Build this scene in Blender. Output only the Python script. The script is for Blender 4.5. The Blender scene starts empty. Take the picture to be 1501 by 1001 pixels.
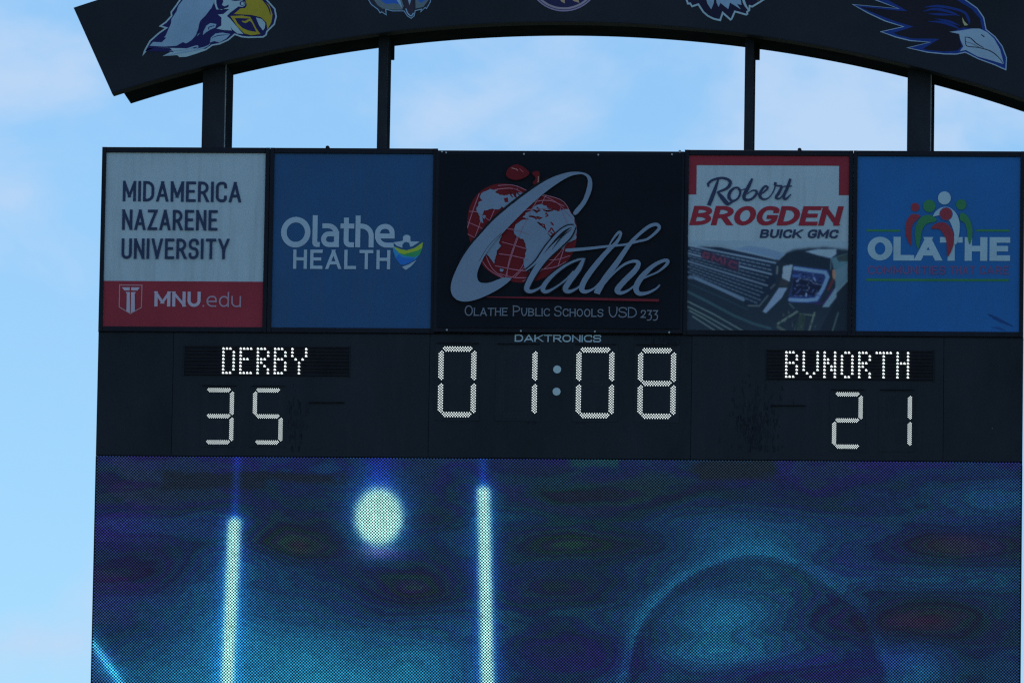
import bpy, math, random
import numpy as np
from mathutils import Vector, Matrix
from mathutils.geometry import tessellate_polygon

random.seed(7)
scene = bpy.context.scene
R = math.radians

# ------------------------------------------------------------------ camera
H0 = 21.0                                   # height of the point the lens is aimed at
AZ, EL, ROLL, DIST, FPX = R(4.035), R(7.93), R(0.92), 134.6, 13460.0
IW, IH = 1501.0, 1001.0
d_ = Vector((-math.sin(AZ)*math.cos(EL), math.cos(AZ)*math.cos(EL), math.sin(EL)))
r_ = Vector((math.cos(AZ), math.sin(AZ), 0.0))
u_ = r_.cross(d_)
cr, sr = math.cos(ROLL), math.sin(ROLL)
cam_r = r_*cr + u_*sr
cam_u = -r_*sr + u_*cr
cam_pos = Vector((0, 0, H0)) - d_*DIST
cd = bpy.data.cameras.new('camera')
cam = bpy.data.objects.new('camera', cd)
scene.collection.objects.link(cam)
cam.matrix_world = Matrix(((cam_r.x, cam_u.x, -d_.x, cam_pos.x),
                           (cam_r.y, cam_u.y, -d_.y, cam_pos.y),
                           (cam_r.z, cam_u.z, -d_.z, cam_pos.z),
                           (0, 0, 0, 1)))
cd.sensor_width = 36.0
cd.lens = FPX/IW*36.0
cd.clip_start = 1.0
cd.clip_end = 6000.0
scene.camera = cam

# ------------------------------------------------------------------ sky, sun, exposure
SUN_EL, SUN_AZ = R(48), R(-28)              # behind the board, a little to the left
w = bpy.data.worlds.new('World')
scene.world = w
w.use_nodes = True
nt = w.node_tree
nt.nodes.clear()
N = nt.nodes.new
out = N('ShaderNodeOutputWorld'); bg = N('ShaderNodeBackground')
sky = N('ShaderNodeTexSky'); sky.sky_type = 'NISHITA'; sky.sun_disc = False
sky.sun_elevation = SUN_EL; sky.sun_rotation = SUN_AZ
sky.altitude = 300; sky.air_density = 1.0; sky.dust_density = 0.35; sky.ozone_density = 2.2
tint = N('ShaderNodeMix'); tint.data_type = 'RGBA'; tint.blend_type = 'MULTIPLY'
tint.inputs['Factor'].default_value = 1.0
SKY_TINT = (0.70, 0.935, 1.08, 1)
tint.inputs[7].default_value = SKY_TINT
tc = N('ShaderNodeTexCoord')
mp = N('ShaderNodeMapping'); mp.inputs['Scale'].default_value = (1.0, 1.0, 1.35)
mp.inputs['Location'].default_value = (1.42, 0.0, 0.715)
n1 = N('ShaderNodeTexNoise'); n1.inputs['Scale'].default_value = 34.0; n1.inputs['Detail'].default_value = 7.0
n1.inputs['Roughness'].default_value = 0.52; n1.inputs['Distortion'].default_value = 0.25
cr1 = N('ShaderNodeValToRGB')
cr1.color_ramp.interpolation = 'EASE'
cr1.color_ramp.elements[0].position = 0.46; cr1.color_ramp.elements[0].color = (0, 0, 0, 1)
cr1.color_ramp.elements[1].position = 0.70; cr1.color_ramp.elements[1].color = (0.80, 0.80, 0.80, 1)
mx = N('ShaderNodeMix'); mx.data_type = 'RGBA'
CLOUD = (5.35, 6.95, 9.2, 1)
mx.inputs[7].default_value = CLOUD
L = nt.links.new
L(sky.outputs[0], tint.inputs[6]); L(tc.outputs['Generated'], mp.inputs['Vector'])
L(mp.outputs[0], n1.inputs['Vector']); L(n1.outputs['Fac'], cr1.inputs[0])
L(cr1.outputs[0], mx.inputs['Factor']); L(tint.outputs[2], mx.inputs[6])
L(mx.outputs[2], bg.inputs['Color']); bg.inputs['Strength'].default_value = 0.10
L(bg.outputs[0], out.inputs[0])

sd = bpy.data.lights.new('sun', 'SUN'); sd.energy = 3.0; sd.angle = R(0.5); sd.color = (1.0, 0.95, 0.88)
sun = bpy.data.objects.new('sun', sd); scene.collection.objects.link(sun)
sdir = Vector((math.sin(SUN_AZ)*math.cos(SUN_EL), math.cos(SUN_AZ)*math.cos(SUN_EL), math.sin(SUN_EL)))
sun.rotation_euler = sdir.to_track_quat('Z', 'Y').to_euler()
sun.location = (0, 30, 60)
scene.view_settings.view_transform = 'Standard'
scene.view_settings.look = 'None'
scene.view_settings.exposure = 0.0
scene.view_settings.gamma = 1.0
scene.view_settings.use_curve_mapping = False
scene.cycles.filter_width = 1.3
scene.cycles.use_denoising = False

# ------------------------------------------------------------------ measuring helpers
def pz(px, py, Y=0.0):
    """point of the photograph -> (X, Z) on the vertical plane Y of the board; Z counts from H0"""
    qx, qy = px-IW/2, py-IH/2
    ray = d_ + cam_r*(qx/FPX) - cam_u*(qy/FPX)
    t = (Y-cam_pos.y)/ray.y
    p = cam_pos + ray*t
    return (p.x, p.z-H0)

def prj(X, Z, Y=0.0):
    v = Vector((X, Y, Z+H0)) - cam_pos
    z = v.dot(d_)
    return (IW/2 + FPX*v.dot(cam_r)/z, IH/2 - FPX*v.dot(cam_u)/z)

def prj_np(X, Z, Y=0.0):
    vx, vy, vz = X-cam_pos.x, Y-cam_pos.y, Z+H0-cam_pos.z
    dot = lambda a: vx*a.x + vy*a.y + vz*a.z
    z = dot(d_)
    return IW/2 + FPX*dot(cam_r)/z, IH/2 - FPX*dot(cam_u)/z

def zoomer(ox, oy, s, Y=0.0):
    return lambda pts: [pz(ox+p[0]/s, oy+p[1]/s, Y) for p in pts]

def lin(c):
    c = np.asarray(c, float)/255.0
    return np.where(c <= 0.04045, c/12.92, ((c+0.055)/1.055)**2.4)

ILL = np.array((0.148, 0.245, 0.36))         # light a white surface returns on the shaded front
def alb(r, g, b):
    """base colour of a printed surface that shows this colour under that light"""
    return tuple(float(v) for v in np.clip(lin((r, g, b))/ILL, 0.004, 0.85))

# ------------------------------------------------------------------ materials
def new_mat(name):
    m = bpy.data.materials.new(name); m.use_nodes = True
    nt = m.node_tree
    b = nt.nodes.get('Principled BSDF')
    return m, nt, b

def painted(name, col, rough=0.55, var=0.18, scale=1.2, bump=0.0, metal=0.0, spec=0.4, streak=0.0, grime=0.0):
    m, nt, b = new_mat(name)
    tc = nt.nodes.new('ShaderNodeTexCoord')
    n = nt.nodes.new('ShaderNodeTexNoise'); n.inputs['Scale'].default_value = scale
    n.inputs['Detail'].default_value = 7; n.inputs['Roughness'].default_value = 0.65
    mpn = nt.nodes.new('ShaderNodeMapping'); mpn.inputs['Scale'].default_value = (1.0, 1.0, 1.0-0.75*streak)
    nt.links.new(tc.outputs['Object'], mpn.inputs[0]); nt.links.new(mpn.outputs[0], n.inputs['Vector'])
    r = nt.nodes.new('ShaderNodeMapRange')
    r.inputs['From Min'].default_value = 0.3; r.inputs['From Max'].default_value = 0.7
    r.inputs['To Min'].default_value = 1-var; r.inputs['To Max'].default_value = 1+var
    nt.links.new(n.outputs['Fac'], r.inputs['Value'])
    mixn = nt.nodes.new('ShaderNodeMix'); mixn.data_type = 'RGBA'; mixn.blend_type = 'MULTIPLY'
    mixn.inputs['Factor'].default_value = 1.0
    mixn.inputs[6].default_value = (*col, 1)
    if grime:
        ms = nt.nodes.new('ShaderNodeMapping'); ms.inputs['Scale'].default_value = (9.0, 9.0, 0.7)
        ns = nt.nodes.new('ShaderNodeTexNoise'); ns.inputs['Scale'].default_value = 1.0; ns.inputs['Detail'].default_value = 6
        rs = nt.nodes.new('ShaderNodeMapRange'); rs.inputs['From Min'].default_value = 0.5; rs.inputs['From Max'].default_value = 0.8
        rs.inputs['To Min'].default_value = 0.0; rs.inputs['To Max'].default_value = grime
        gm = nt.nodes.new('ShaderNodeMix'); gm.data_type = 'RGBA'
        gm.inputs[6].default_value = (*col, 1); gm.inputs[7].default_value = (0.09, 0.095, 0.10, 1)
        nt.links.new(tc.outputs['Object'], ms.inputs[0]); nt.links.new(ms.outputs[0], ns.inputs['Vector'])
        nt.links.new(ns.outputs['Fac'], rs.inputs['Value']); nt.links.new(rs.outputs[0], gm.inputs['Factor'])
        nt.links.new(gm.outputs[2], mixn.inputs[6])
    nt.links.new(r.outputs[0], mixn.inputs[7])
    nt.links.new(mixn.outputs[2], b.inputs['Base Color'])
    b.inputs['Roughness'].default_value = rough
    b.inputs['Metallic'].default_value = metal
    b.inputs['Specular IOR Level'].default_value = spec
    if bump:
        bp = nt.nodes.new('ShaderNodeBump'); bp.inputs['Strength'].default_value = bump
        n2 = nt.nodes.new('ShaderNodeTexNoise'); n2.inputs['Scale'].default_value = scale*6
        nt.links.new(tc.outputs['Object'], n2.inputs['Vector'])
        nt.links.new(n2.outputs['Fac'], bp.inputs['Height']); nt.links.new(bp.outputs[0], b.inputs['Normal'])
    return m

def print_mat(name, rough=0.5, var=0.10):
    """vinyl print: colour of each patch of ink, faded unevenly"""
    m, nt, b = new_mat(name)
    a = nt.nodes.new('ShaderNodeAttribute'); a.attribute_name = 'ink'
    tc = nt.nodes.new('ShaderNodeTexCoord')
    n = nt.nodes.new('ShaderNodeTexNoise'); n.inputs['Scale'].default_value = 1.7; n.inputs['Detail'].default_value = 6
    r = nt.nodes.new('ShaderNodeMapRange')
    r.inputs['From Min'].default_value = 0.3; r.inputs['From Max'].default_value = 0.7
    r.inputs['To Min'].default_value = 1-var; r.inputs['To Max'].default_value = 1+var
    nt.links.new(tc.outputs['Object'], n.inputs['Vector']); nt.links.new(n.outputs['Fac'], r.inputs['Value'])
    mixn = nt.nodes.new('ShaderNodeMix'); mixn.data_type = 'RGBA'; mixn.blend_type = 'MULTIPLY'
    mixn.inputs['Factor'].default_value = 1.0
    nt.links.new(a.outputs['Color'], mixn.inputs[6]); nt.links.new(r.outputs[0], mixn.inputs[7])
    nt.links.new(mixn.outputs[2], b.inputs['Base Color'])
    b.inputs['Roughness'].default_value = rough
    b.inputs['Specular IOR Level'].default_value = 0.15
    return m

def led_mat(name, col=None, strength=1.0):
    m, nt, b = new_mat(name)
    b.inputs['Base Color'].default_value = (0.02, 0.02, 0.02, 1)
    b.inputs['Roughness'].default_value = 0.4
    if col is None:
        a = nt.nodes.new('ShaderNodeAttribute'); a.attribute_name = 'ink'
        nt.links.new(a.outputs['Color'], b.inputs['Emission Color'])
    else:
        b.inputs['Emission Color'].default_value = (*col, 1)
    b.inputs['Emission Strength'].default_value = strength
    m.cycles.emission_sampling = 'NONE'
    return m

NAVY_BLACK = alb(17, 26, 37)
M_board = painted('board_paint', NAVY_BLACK, 0.75, 0.16, 0.9, 0.05, spec=0.10, streak=0.6, grime=0.12)
M_board2 = painted('board_paint_worn', tuple(v*0.93 for v in NAVY_BLACK), 0.75, 0.20, 1.4, 0.05, spec=0.10, streak=0.6)
M_frame = painted('frame_paint', alb(12, 18, 29), 0.6, 0.15, 2.0, spec=0.12)
M_arch = painted('arch_paint', alb(17, 26, 38), 0.75, 0.14, 0.8, spec=0.10)
M_steel = painted('steel_paint', alb(17, 25, 36), 0.6, 0.45, 1.3, 0.08, spec=0.14, streak=0.8)
M_black = painted('black_steel', (0.032, 0.036, 0.042), 0.9, 0.3, 2.0, spec=0.0)
M_bolt = painted('bolt_zinc', (0.45, 0.45, 0.45), 0.4, 0.1, 9.0, metal=0.6)
M_edge = painted('edge_highlight', (0.30, 0.30, 0.30), 0.5, 0.4, 3.0)  # pale grey painting in light caught on post edges; one rivet shares it
M_lip = painted('mask_recess', alb(11, 16, 25), 0.7, 0.15, 3.0, spec=0.15)
M_slot = painted('louver_black', alb(12, 17, 26), 0.7, 0.2, 3.0, spec=0.1)
M_slat = painted('louver_slat', alb(17, 24, 34), 0.6, 0.2, 3.0, spec=0.1)
M_lens = painted('unlit_lens', alb(92, 130, 170), 0.4, 0.06, 5.0)
M_unlit = painted('unlit_led', alb(22, 32, 43), 0.4, 0.1, 5.0, spec=0.15)
M_print = print_mat('printed_vinyl')
M_banner = print_mat('printed_banner', 0.6, 0.08)
M_white_led = led_mat('lit_white_led', (0.88, 1.0, 1.0), 1.5)
M_video_led = led_mat('lit_video_led')

# ------------------------------------------------------------------ object helpers
COL = scene.collection
def link_mesh(name, verts, faces, mat, parent=None, off=(0, 0, 0), inks=None):
    me = bpy.data.meshes.new(name)
    V = np.asarray(verts, float).reshape(-1, 3) - np.asarray(off, float)
    me.from_pydata(V.tolist(), [], faces)
    me.materials.append(mat)
    if inks is not None:
        at = me.color_attributes.new('ink', 'FLOAT_COLOR', 'CORNER')
        buf = []
        for p in me.polygons:
            c = inks[p.index]
            buf.extend((c[0], c[1], c[2], 1.0)*p.loop_total)
        at.data.foreach_set('color', buf)
    me.update()
    o = bpy.data.objects.new(name, me)
    COL.objects.link(o)
    if parent is not None:
        o.parent = parent
    return o

class Thing:
    def __init__(self, name, label, cat, loc, group=None):
        o = bpy.data.objects.new(name, None); COL.objects.link(o)
        o.location = loc; o['label'] = label; o['category'] = cat
        o.empty_display_size = 0.2
        if group: o['group'] = group
        self.o = o; self.loc = tuple(loc)
    def part(self, name, geo, mat, parent=None, inks=None):
        v, f = geo
        return link_mesh(name, v, f, mat, parent or self.o, self.loc, inks)

def box(x0, x1, y0, y1, z0, z1, geo=None):
    """axis box, z counted from H0"""
    v, f = geo if geo else ([], [])
    b = len(v)
    for z in (z0, z1):
        for (x, y) in ((x0, y0), (x1, y0), (x1, y1), (x0, y1)):
            v.append((x, y, z+H0))
    f += [(b, b+3, b+2, b+1), (b+4, b+5, b+6, b+7), (b, b+1, b+5, b+4), (b+1, b+2, b+6, b+5),
          (b+2, b+3, b+7, b+6), (b+3, b, b+4, b+7)]
    return (v, f)

def bevbox(x0, x1, y0, y1, z0, z1, e=0.006, geo=None):
    """box whose front edges are chamfered"""
    v, f = geo if geo else ([], [])
    b = len(v)
    rings = [(y1, 0), (y0+e, 0), (y0, e)]
    for y, i in rings:
        for (x, z) in ((x0+i, z0+i), (x1-i, z0+i), (x1-i, z1-i), (x0+i, z1-i)):
            v.append((x, y, z+H0))
    for k in range(2):
        for j in range(4):
            a = b+4*k+j; c = b+4*k+(j+1) % 4
            f.append((a, c, c+4, a+4))
    f.append((b, b+3, b+2, b+1)); f.append((b+8, b+9, b+10, b+11))
    return (v, f)

def disc(cx, cz, y0, y1, r, n=10, geo=None):
    v, f = geo if geo else ([], [])
    b = len(v)
    for y in (y1, y0):
        for k in range(n):
            a = 2*math.pi*k/n
            v.append((cx+r*math.cos(a), y, cz+H0+r*math.sin(a)))
    for k in range(n):
        f.append((b+k, b+(k+1) % n, b+n+(k+1) % n, b+n+k))
    f.append(tuple(b+n+k for k in range(n)))
    return (v, f)

# ------------------------------------------------------------------ flat print: fills, ribbons, letters
def crom(pts, closed=False, n=6):
    P = [np.array(p, float) for p in pts]
    m = len(P); outp = []
    rng = range(m) if closed else range(m-1)
    for i in rng:
        if closed:
            p0, p1, p2, p3 = P[(i-1) % m], P[i], P[(i+1) % m], P[(i+2) % m]
        else:
            p0, p1, p2, p3 = P[max(i-1, 0)], P[i], P[i+1], P[min(i+2, m-1)]
        for k in range(n):
            t = k/n
            outp.append(0.5*((2*p1)+(-p0+p2)*t+(2*p0-5*p1+4*p2-p3)*t*t+(-p0+3*p1-3*p2+p3)*t**3))
    if not closed: outp.append(P[-1])
    return outp

def ribbon(pts, widths, closed=False, square=False):
    """-> list of 2D verts, list of quads; square ends are cut level and reach half a stroke further"""
    P = [np.array(p[:2], float) for p in pts]
    Q = [P[0]]
    Wd = [widths[0]]
    for p, wv in zip(P[1:], widths[1:]):
        if np.linalg.norm(p-Q[-1]) > 1e-6: Q.append(p); Wd.append(wv)
    if closed and np.linalg.norm(Q[0]-Q[-1]) < 1e-6: Q.pop(); Wd.pop()
    m = len(Q); vs = []
    for i in range(m):
        a = Q[(i-1) % m] if (closed or i > 0) else None
        c = Q[(i+1) % m] if (closed or i < m-1) else None
        h = Wd[i]/2
        if a is not None and c is not None:
            d1 = Q[i]-a; d1 /= np.linalg.norm(d1); d2 = c-Q[i]; d2 /= np.linalg.norm(d2)
            t = d1+d2; nn = np.linalg.norm(t)
            if nn < 1e-3: t = d1; nn = 1
            t = t/nn; nrm = np.array((-t[1], t[0]))
            k = 1/max(0.62, abs(float(nrm @ np.array((-d1[1], d1[0])))))
            vs += [Q[i]+nrm*h*k, Q[i]-nrm*h*k]
        else:
            d = (c-Q[i]) if a is None else (Q[i]-a); d = d/np.linalg.norm(d)
            nrm = np.array((-d[1], d[0])); l, r = Q[i]+nrm*h, Q[i]-nrm*h
            if square:
                ax = 1 if abs(d[1]) > 0.5*abs(d[0]) else 0
                sgn = (1 if d[ax] > 0 else -1)*(1 if a is not None else -1)
                tgt = Q[i][ax] + sgn*h
                l = l + d*((tgt-l[ax])/d[ax]); r = r + d*((tgt-r[ax])/d[ax])
            vs += [l, r]
    fs = []
    for i in range(m if closed else m-1):
        j = (i+1) % m
        fs.append((2*i, 2*i+1, 2*j+1, 2*j))
    return vs, fs

STEP = 0.0004
class Art:
    """ink on one flat face; every patch lies a hair in front of the one before"""
    def __init__(self, Y):
        self.Y = Y; self.n = 0.0; self.v = []; self.f = []; self.c = []
    def add(self, vs, fs, col, ramp=0.0):
        y = self.Y - 0.004 - self.n
        b = len(self.v)
        self.v += [(float(p[0]), y-ramp*(i//2), float(p[1])+H0) for i, p in enumerate(vs)]
        self.n += (STEP if not ramp else 0.0002) + ramp*(len(vs)//2)
        for q in fs:
            # keep normals towards the viewer (-Y): clockwise in (X,Z) seen from the back
            pts = [vs[i] for i in q]
            ar = sum(pts[i][0]*pts[(i+1) % len(q)][1]-pts[(i+1) % len(q)][0]*pts[i][1] for i in range(len(q)))
            q = q if ar > 0 else q[::-1]
            self.f.append(tuple(b+i for i in q)); self.c.append(col)
    def fill(self, pts, col, smooth=False, n=5):
        if smooth: pts = crom(pts, True, n)
        v3 = [Vector((p[0], p[1], 0)) for p in pts]
        tris = tessellate_polygon([v3])
        self.add(pts, [tuple(t) for t in tris], col)
    def line(self, pts, width, col, smooth=True, closed=False, n=6, square=False, ramp=0.0):
        ws = width if hasattr(width, '__len__') else [width]*len(pts)
        P = [(p[0], p[1], q) for p, q in zip(pts, ws)]
        if smooth and len(P) > 2: P = crom(P, closed, n)
        vs, fs = ribbon([(p[0], p[1]) for p in P], [max(p[2], 1e-4) for p in P], closed, square)
        self.add(vs, fs, col, ramp)
    def rect(self, x0, x1, z0, z1, col):
        self.add([(x0, z0), (x1, z0), (x1, z1), (x0, z1)], [(0, 1, 2, 3)], col)
    def circle(self, c, rx, rz, col, n=26):
        self.add([(c[0]+rx*math.cos(2*math.pi*k/n), c[1]+rz*math.sin(2*math.pi*k/n)) for k in range(n)],
                 [tuple(range(n))], col)
    def part(self, thing, name, mat=None, parent=None):
        return thing.part(name, (self.v, self.f), mat or M_print, parent, self.c)

G = {  # letters as centre lines in a unit box; a third value rounds that corner
 'A': (1.0, [[(0, 0), (.5, 1), (1, 0)], [(.2, .28), (.8, .28)]]),
 'B': (.88, [[(0, 0), (0, 1)], [(0, 1), (.93, 1, 1), (.93, .53, 1), (0, .53)], [(0, .53), (1, .53, 1), (1, 0, 1), (0, 0)]]),
 'C': (.88, [[(1, .78), (1, 1, 1), (0, 1, 1), (0, 0, 1), (1, 0, 1), (1, .22)]]),
 'D': (.9, [[(0, 0), (0, 1), (1, 1, 1), (1, 0, 1), 'c']]),
 'E': (.76, [[(1, 1), (0, 1), (0, 0), (1, 0)], [(0, .52), (.85, .52)]]),
 'G': (.92, [[(1, .80), (1, 1, 1), (0, 1, 1), (0, 0, 1), (1, 0, 1), (1, .40)], [(1, .42), (.66, .42)]]),
 'H': (.88, [[(0, 0), (0, 1)], [(1, 0), (1, 1)], [(0, .52), (1, .52)]]),
 'I': (.0, [[(.5, 0), (.5, 1)]]),
 'K': (.92, [[(0, 0), (0, 1)], [(1, 1), (.05, .36)], [(.36, .56), (1, 0)]]),
 'L': (.72, [[(0, 1), (0, 0), (1, 0)]]),
 'M': (1.12, [[(0, 0), (0, 1), (.5, .22), (1, 1), (1, 0)]]),
 'N': (.9, [[(0, 0), (0, 1), (1, 0), (1, 1)]]),
 'O': (.94, [[(0, 0, 1), (0, 1, 1), (1, 1, 1), (1, 0, 1), 'c']]),
 'P': (.82, [[(0, 0), (0, 1)], [(0, 1), (1, 1, 1), (1, .42, 1), (0, .42)]]),
 'R': (.86, [[(0, 0), (0, 1)], [(0, 1), (.96, 1, 1), (.96, .46, 1), (0, .46)], [(.5, .46), (1, 0)]]),
 'S': (.84, [[(1, .80), (1, 1, 1), (0, 1, 1), (0, .52, 1), (1, .52, 1), (1, 0, 1), (0, 0, 1), (0, .20)]]),
 'T': (.88, [[(0, 1), (1, 1)], [(.5, 0), (.5, 1)]]),
 'U': (.88, [[(0, 1), (0, 0, 1), (1, 0, 1), (1, 1)]]),
 'V': (.98, [[(0, 1), (.5, 0), (1, 1)]]),
 'Y': (.96, [[(0, 1), (.5, .42), (1, 1)], [(.5, .42), (.5, 0)]]),
 'Z': (.82, [[(0, 1), (1, 1), (0, 0), (1, 0)]]),
 '2': (.62, [[(0, .5), (0, .72, 1), (1, .72, 1), (1, .4, 1), (0, 0), (1, 0)]]),
 '3': (.62, [[(0, .72), (1, .72), (.45, .32), (1, .3, 1), (1, -.3, 1), (0, -.28)]]),
 '.': (.0, [[(.5, 0), (.5, .01)]]),
 'a': (.62, [[(.08, .70), (1, .70, 1), (1, 0)], [(1, .40), (0, .40, 1), (0, 0, 1), (1, 0, 1), (1, .2)]]),
 'd': (.68, [[(1, 1), (1, 0)], [(0, 0, 1), (0, .7, 1), (1, .7, 1), (1, 0, 1), 'c']]),
 'e': (.70, [[(0, .34), (1, .34)], [(1, .36), (1, .7, 1), (0, .7, 1), (0, 0, 1), (.95, 0)]]),
 'h': (.64, [[(0, 0), (0, 1)], [(0, .7), (1, .7, 1), (1, 0)]]),
 'l': (.12, [[(0, 1), (0, 0, 1), (1, 0)]]),
 't': (.42, [[(.38, .92), (.38, 0, 1), (1, 0)], [(0, .7), (1, .7)]]),
 'u': (.66, [[(0, .7), (0, 0, 1), (1, 0, 1), (1, .3)], [(1, .7), (1, 0)]]),
}
def round_path(pts, closed, ell):
    m = len(pts); o = []
    for i, p in enumerate(pts):
        if len(p) < 3 or not p[2]:
            o.append((p[0], p[1])); continue
        c = np.array(p[:2], float)
        a = np.array(pts[(i-1) % m][:2], float); b = np.array(pts[(i+1) % m][:2], float)
        la, lb = np.linalg.norm(a-c), np.linalg.norm(b-c)
        fa = 0.5 if len(pts[(i-1) % m]) > 2 else 0.72
        fb = 0.5 if len(pts[(i+1) % m]) > 2 else 0.72
        ra, rb = la*fa, lb*fb
        if not ell: ra = rb = min(ra, rb)
        A = c+(a-c)/la*ra; B = c+(b-c)/lb*rb; O = A+B-c
        for k in range(8):
            t = k/7*math.pi/2
            q = O + (A-O)*math.cos(t) + (B-O)*math.sin(t)
            o.append((q[0], q[1]))
    return o

def text(art, s, left, right, h, stroke, col, gap=0.16, slant=0.0, ell=False, serif=False, caps=None, space=0.45, flat=1.0):
    """left/right: (X,Z) of the baseline ends; h: cap height; stroke: pen width in cap heights"""
    X0, Z0 = left; X1, Z1 = right
    ws = []
    for i, ch in enumerate(s):
        k = caps if (caps and ch.islower()) else 1.0
        g = G.get(ch.upper() if caps else ch)
        ws.append(space if ch == ' ' else (g[0])*k)
    # total = sum(w)*sx + n*stroke + gaps ; solve the horizontal stretch
    ns = sum(1 for c in s if c != ' ')
    width = (X1-X0)/h
    fixed = stroke*ns + gap*(len(s)-1)
    sx = (width-fixed)/max(1e-6, sum(ws))
    x = 0.0
    for ch, wv in zip(s, ws):
        if ch == ' ':
            x += wv*sx+gap; continue
        k = caps if (caps and ch.islower()) else 1.0
        gl = G[ch.upper() if caps else ch]
        bw = wv*sx
        for st in gl[1]:
            closed = st[-1] == 'c'
            pts = [p for p in st if p != 'c']
            loc = []
            for p in pts:
                q = (x+stroke/2+p[0]*bw, stroke/2+p[1]*(k/flat-stroke))
                loc.append(q+(1,) if len(p) > 2 else q)
            pth = round_path(loc, closed, ell)
            pieces = [pth]
            if not closed:
                pieces = []; cur = [pth[0]]
                for i in range(1, len(pth)-1):
                    cur.append(pth[i])
                    d1 = np.subtract(pth[i], pth[i-1]); d2 = np.subtract(pth[i+1], pth[i])
                    n1_, n2_ = np.linalg.norm(d1), np.linalg.norm(d2)
                    if n1_ > 1e-6 and n2_ > 1e-6 and float(d1 @ d2)/(n1_*n2_) < -0.15:
                        pieces.append(cur); cur = [pth[i]]
                cur.append(pth[-1]); pieces.append(cur)
            def tr(p):
                px = p[0]+slant*p[1]*flat
                return (X0+px*h, Z0+(Z1-Z0)*(p[0]/width)+p[1]*flat*h)
            for pc in pieces:
                sk = stroke
                if len(pc) == 2 and ch in 'MNAVKY':
                    dd_ = np.subtract(pc[1], pc[0]); sn = abs(dd_[1])/max(1e-6, float(np.hypot(*dd_)))
                    if sn > .2: sk = stroke*(sn if ch in 'MN' else (1+sn)/2)
                vs, fs = ribbon(pc, [sk]*len(pc), closed, True)
                art.add([tr(p) for p in vs], fs, col, ramp=1.5e-5)
            if serif:
                for p in pts:
                    if len(p) == 2 and (p[1] in (0, 1)):
                        cx = x+stroke/2+p[0]*bw; cy = stroke*0.3+p[1]*(k-stroke*0.6)
                        sv, sf = ribbon([(cx-stroke*0.9, cy), (cx+stroke*0.9, cy)], [stroke*0.45]*2)
                        art.add([tr(q) for q in sv], sf, col)
        x += bw+stroke+gap

# ================================================================== THE PLACE
gv = [(-2500, -2500, 0), (2500, -2500, 0), (2500, 2500, 0), (-2500, 2500, 0)]
M_grass = painted('mown_grass', (0.040, 0.058, 0.030), 0.9, 0.25, 0.15, 0.3)
ground = link_mesh('ground', gv, [(0, 1, 2, 3)], M_grass); ground['kind'] = 'structure'

# board measures
XL, XR = -6.10, 7.483
ZT, ZB = 2.851, 0.108
SB = -1.724
SCR_B = -9.40

# ------------------------------------------------------------------ steel posts
def post(label, pxl, pxr, zt, wide, side):
    x0 = pz(pxl, 200, 0.36)[0]; x1 = pz(pxr, 200, 0.36)[0]
    t = Thing('steel_post', label, 'post', ((x0+x1)/2, 0.8, 0), 'posts that carry the arched sign')
    zb = -H0
    Y0 = 0.36
    dp = 1.15 if wide else 0.62
    g = box(x0, x1, Y0, Y0+0.03, zb, zt)
    t.part('front_flange', g, M_steel)
    xm = (x0+x1)/2
    t.part('web', box(xm-0.02, xm+0.02, Y0+0.032, Y0+dp-0.032, zb, zt), M_black)
    t.part('rear_flange', box(x0+0.01, x1+side, Y0+dp-0.03, Y0+dp, zb, zt), M_black)
    if wide:
        # side cover plate, and a pale strip painting in the light along the flange edge
        t.part('side_plate', box(x1-0.012, x1+0.008, Y0+0.034, Y0+dp-0.034, zb, zt), M_black)
        t.part('edge_highlight', box(x1+0.0005, x1+0.013, Y0-0.004, Y0+0.028, zb, zt-0.05), M_edge)
    else:
        t.part('side_plate', box(x1-0.012, x1+0.004, Y0+0.034, Y0+dp-0.034, zb, zt), M_black)
    g = box(x0-0.35, x1+0.35, Y0-0.3, Y0+dp+0.3, zb, zb+0.6)
    t.part('concrete_footing', g, painted('footing_concrete', (0.32, 0.31, 0.29), 0.9, 0.15, 2.0))
    return t, x1

post('broad dark steel post on the left under the arch, above the university sign', 295.6, 328.4, 4.25, True, 0.0)
t, xb = post('narrow steel post on the left with black bracket, above the health sign', 552.5, 566.3, 4.75, False, 0.0)
t.part('bracket', box(pz(566.5, 80, .9)[0], pz(578, 80, .9)[0], .86, .94, pz(574, 88, .9)[1], 4.75), M_black)
t, xb = post('narrow steel post on the right with black bracket, above the car dealer sign', 1090.5, 1103.3, 4.75, False, 0.0)
t.part('bracket', box(pz(1104, 80, .9)[0], pz(1113.6, 80, .9)[0], .86, .94, pz(1110, 88, .9)[1], 4.75), M_black)
post('broad dark steel post on the right under the arch, above the bright blue sign', 1329.5, 1363.5, 4.25, True, 0.03)

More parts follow.
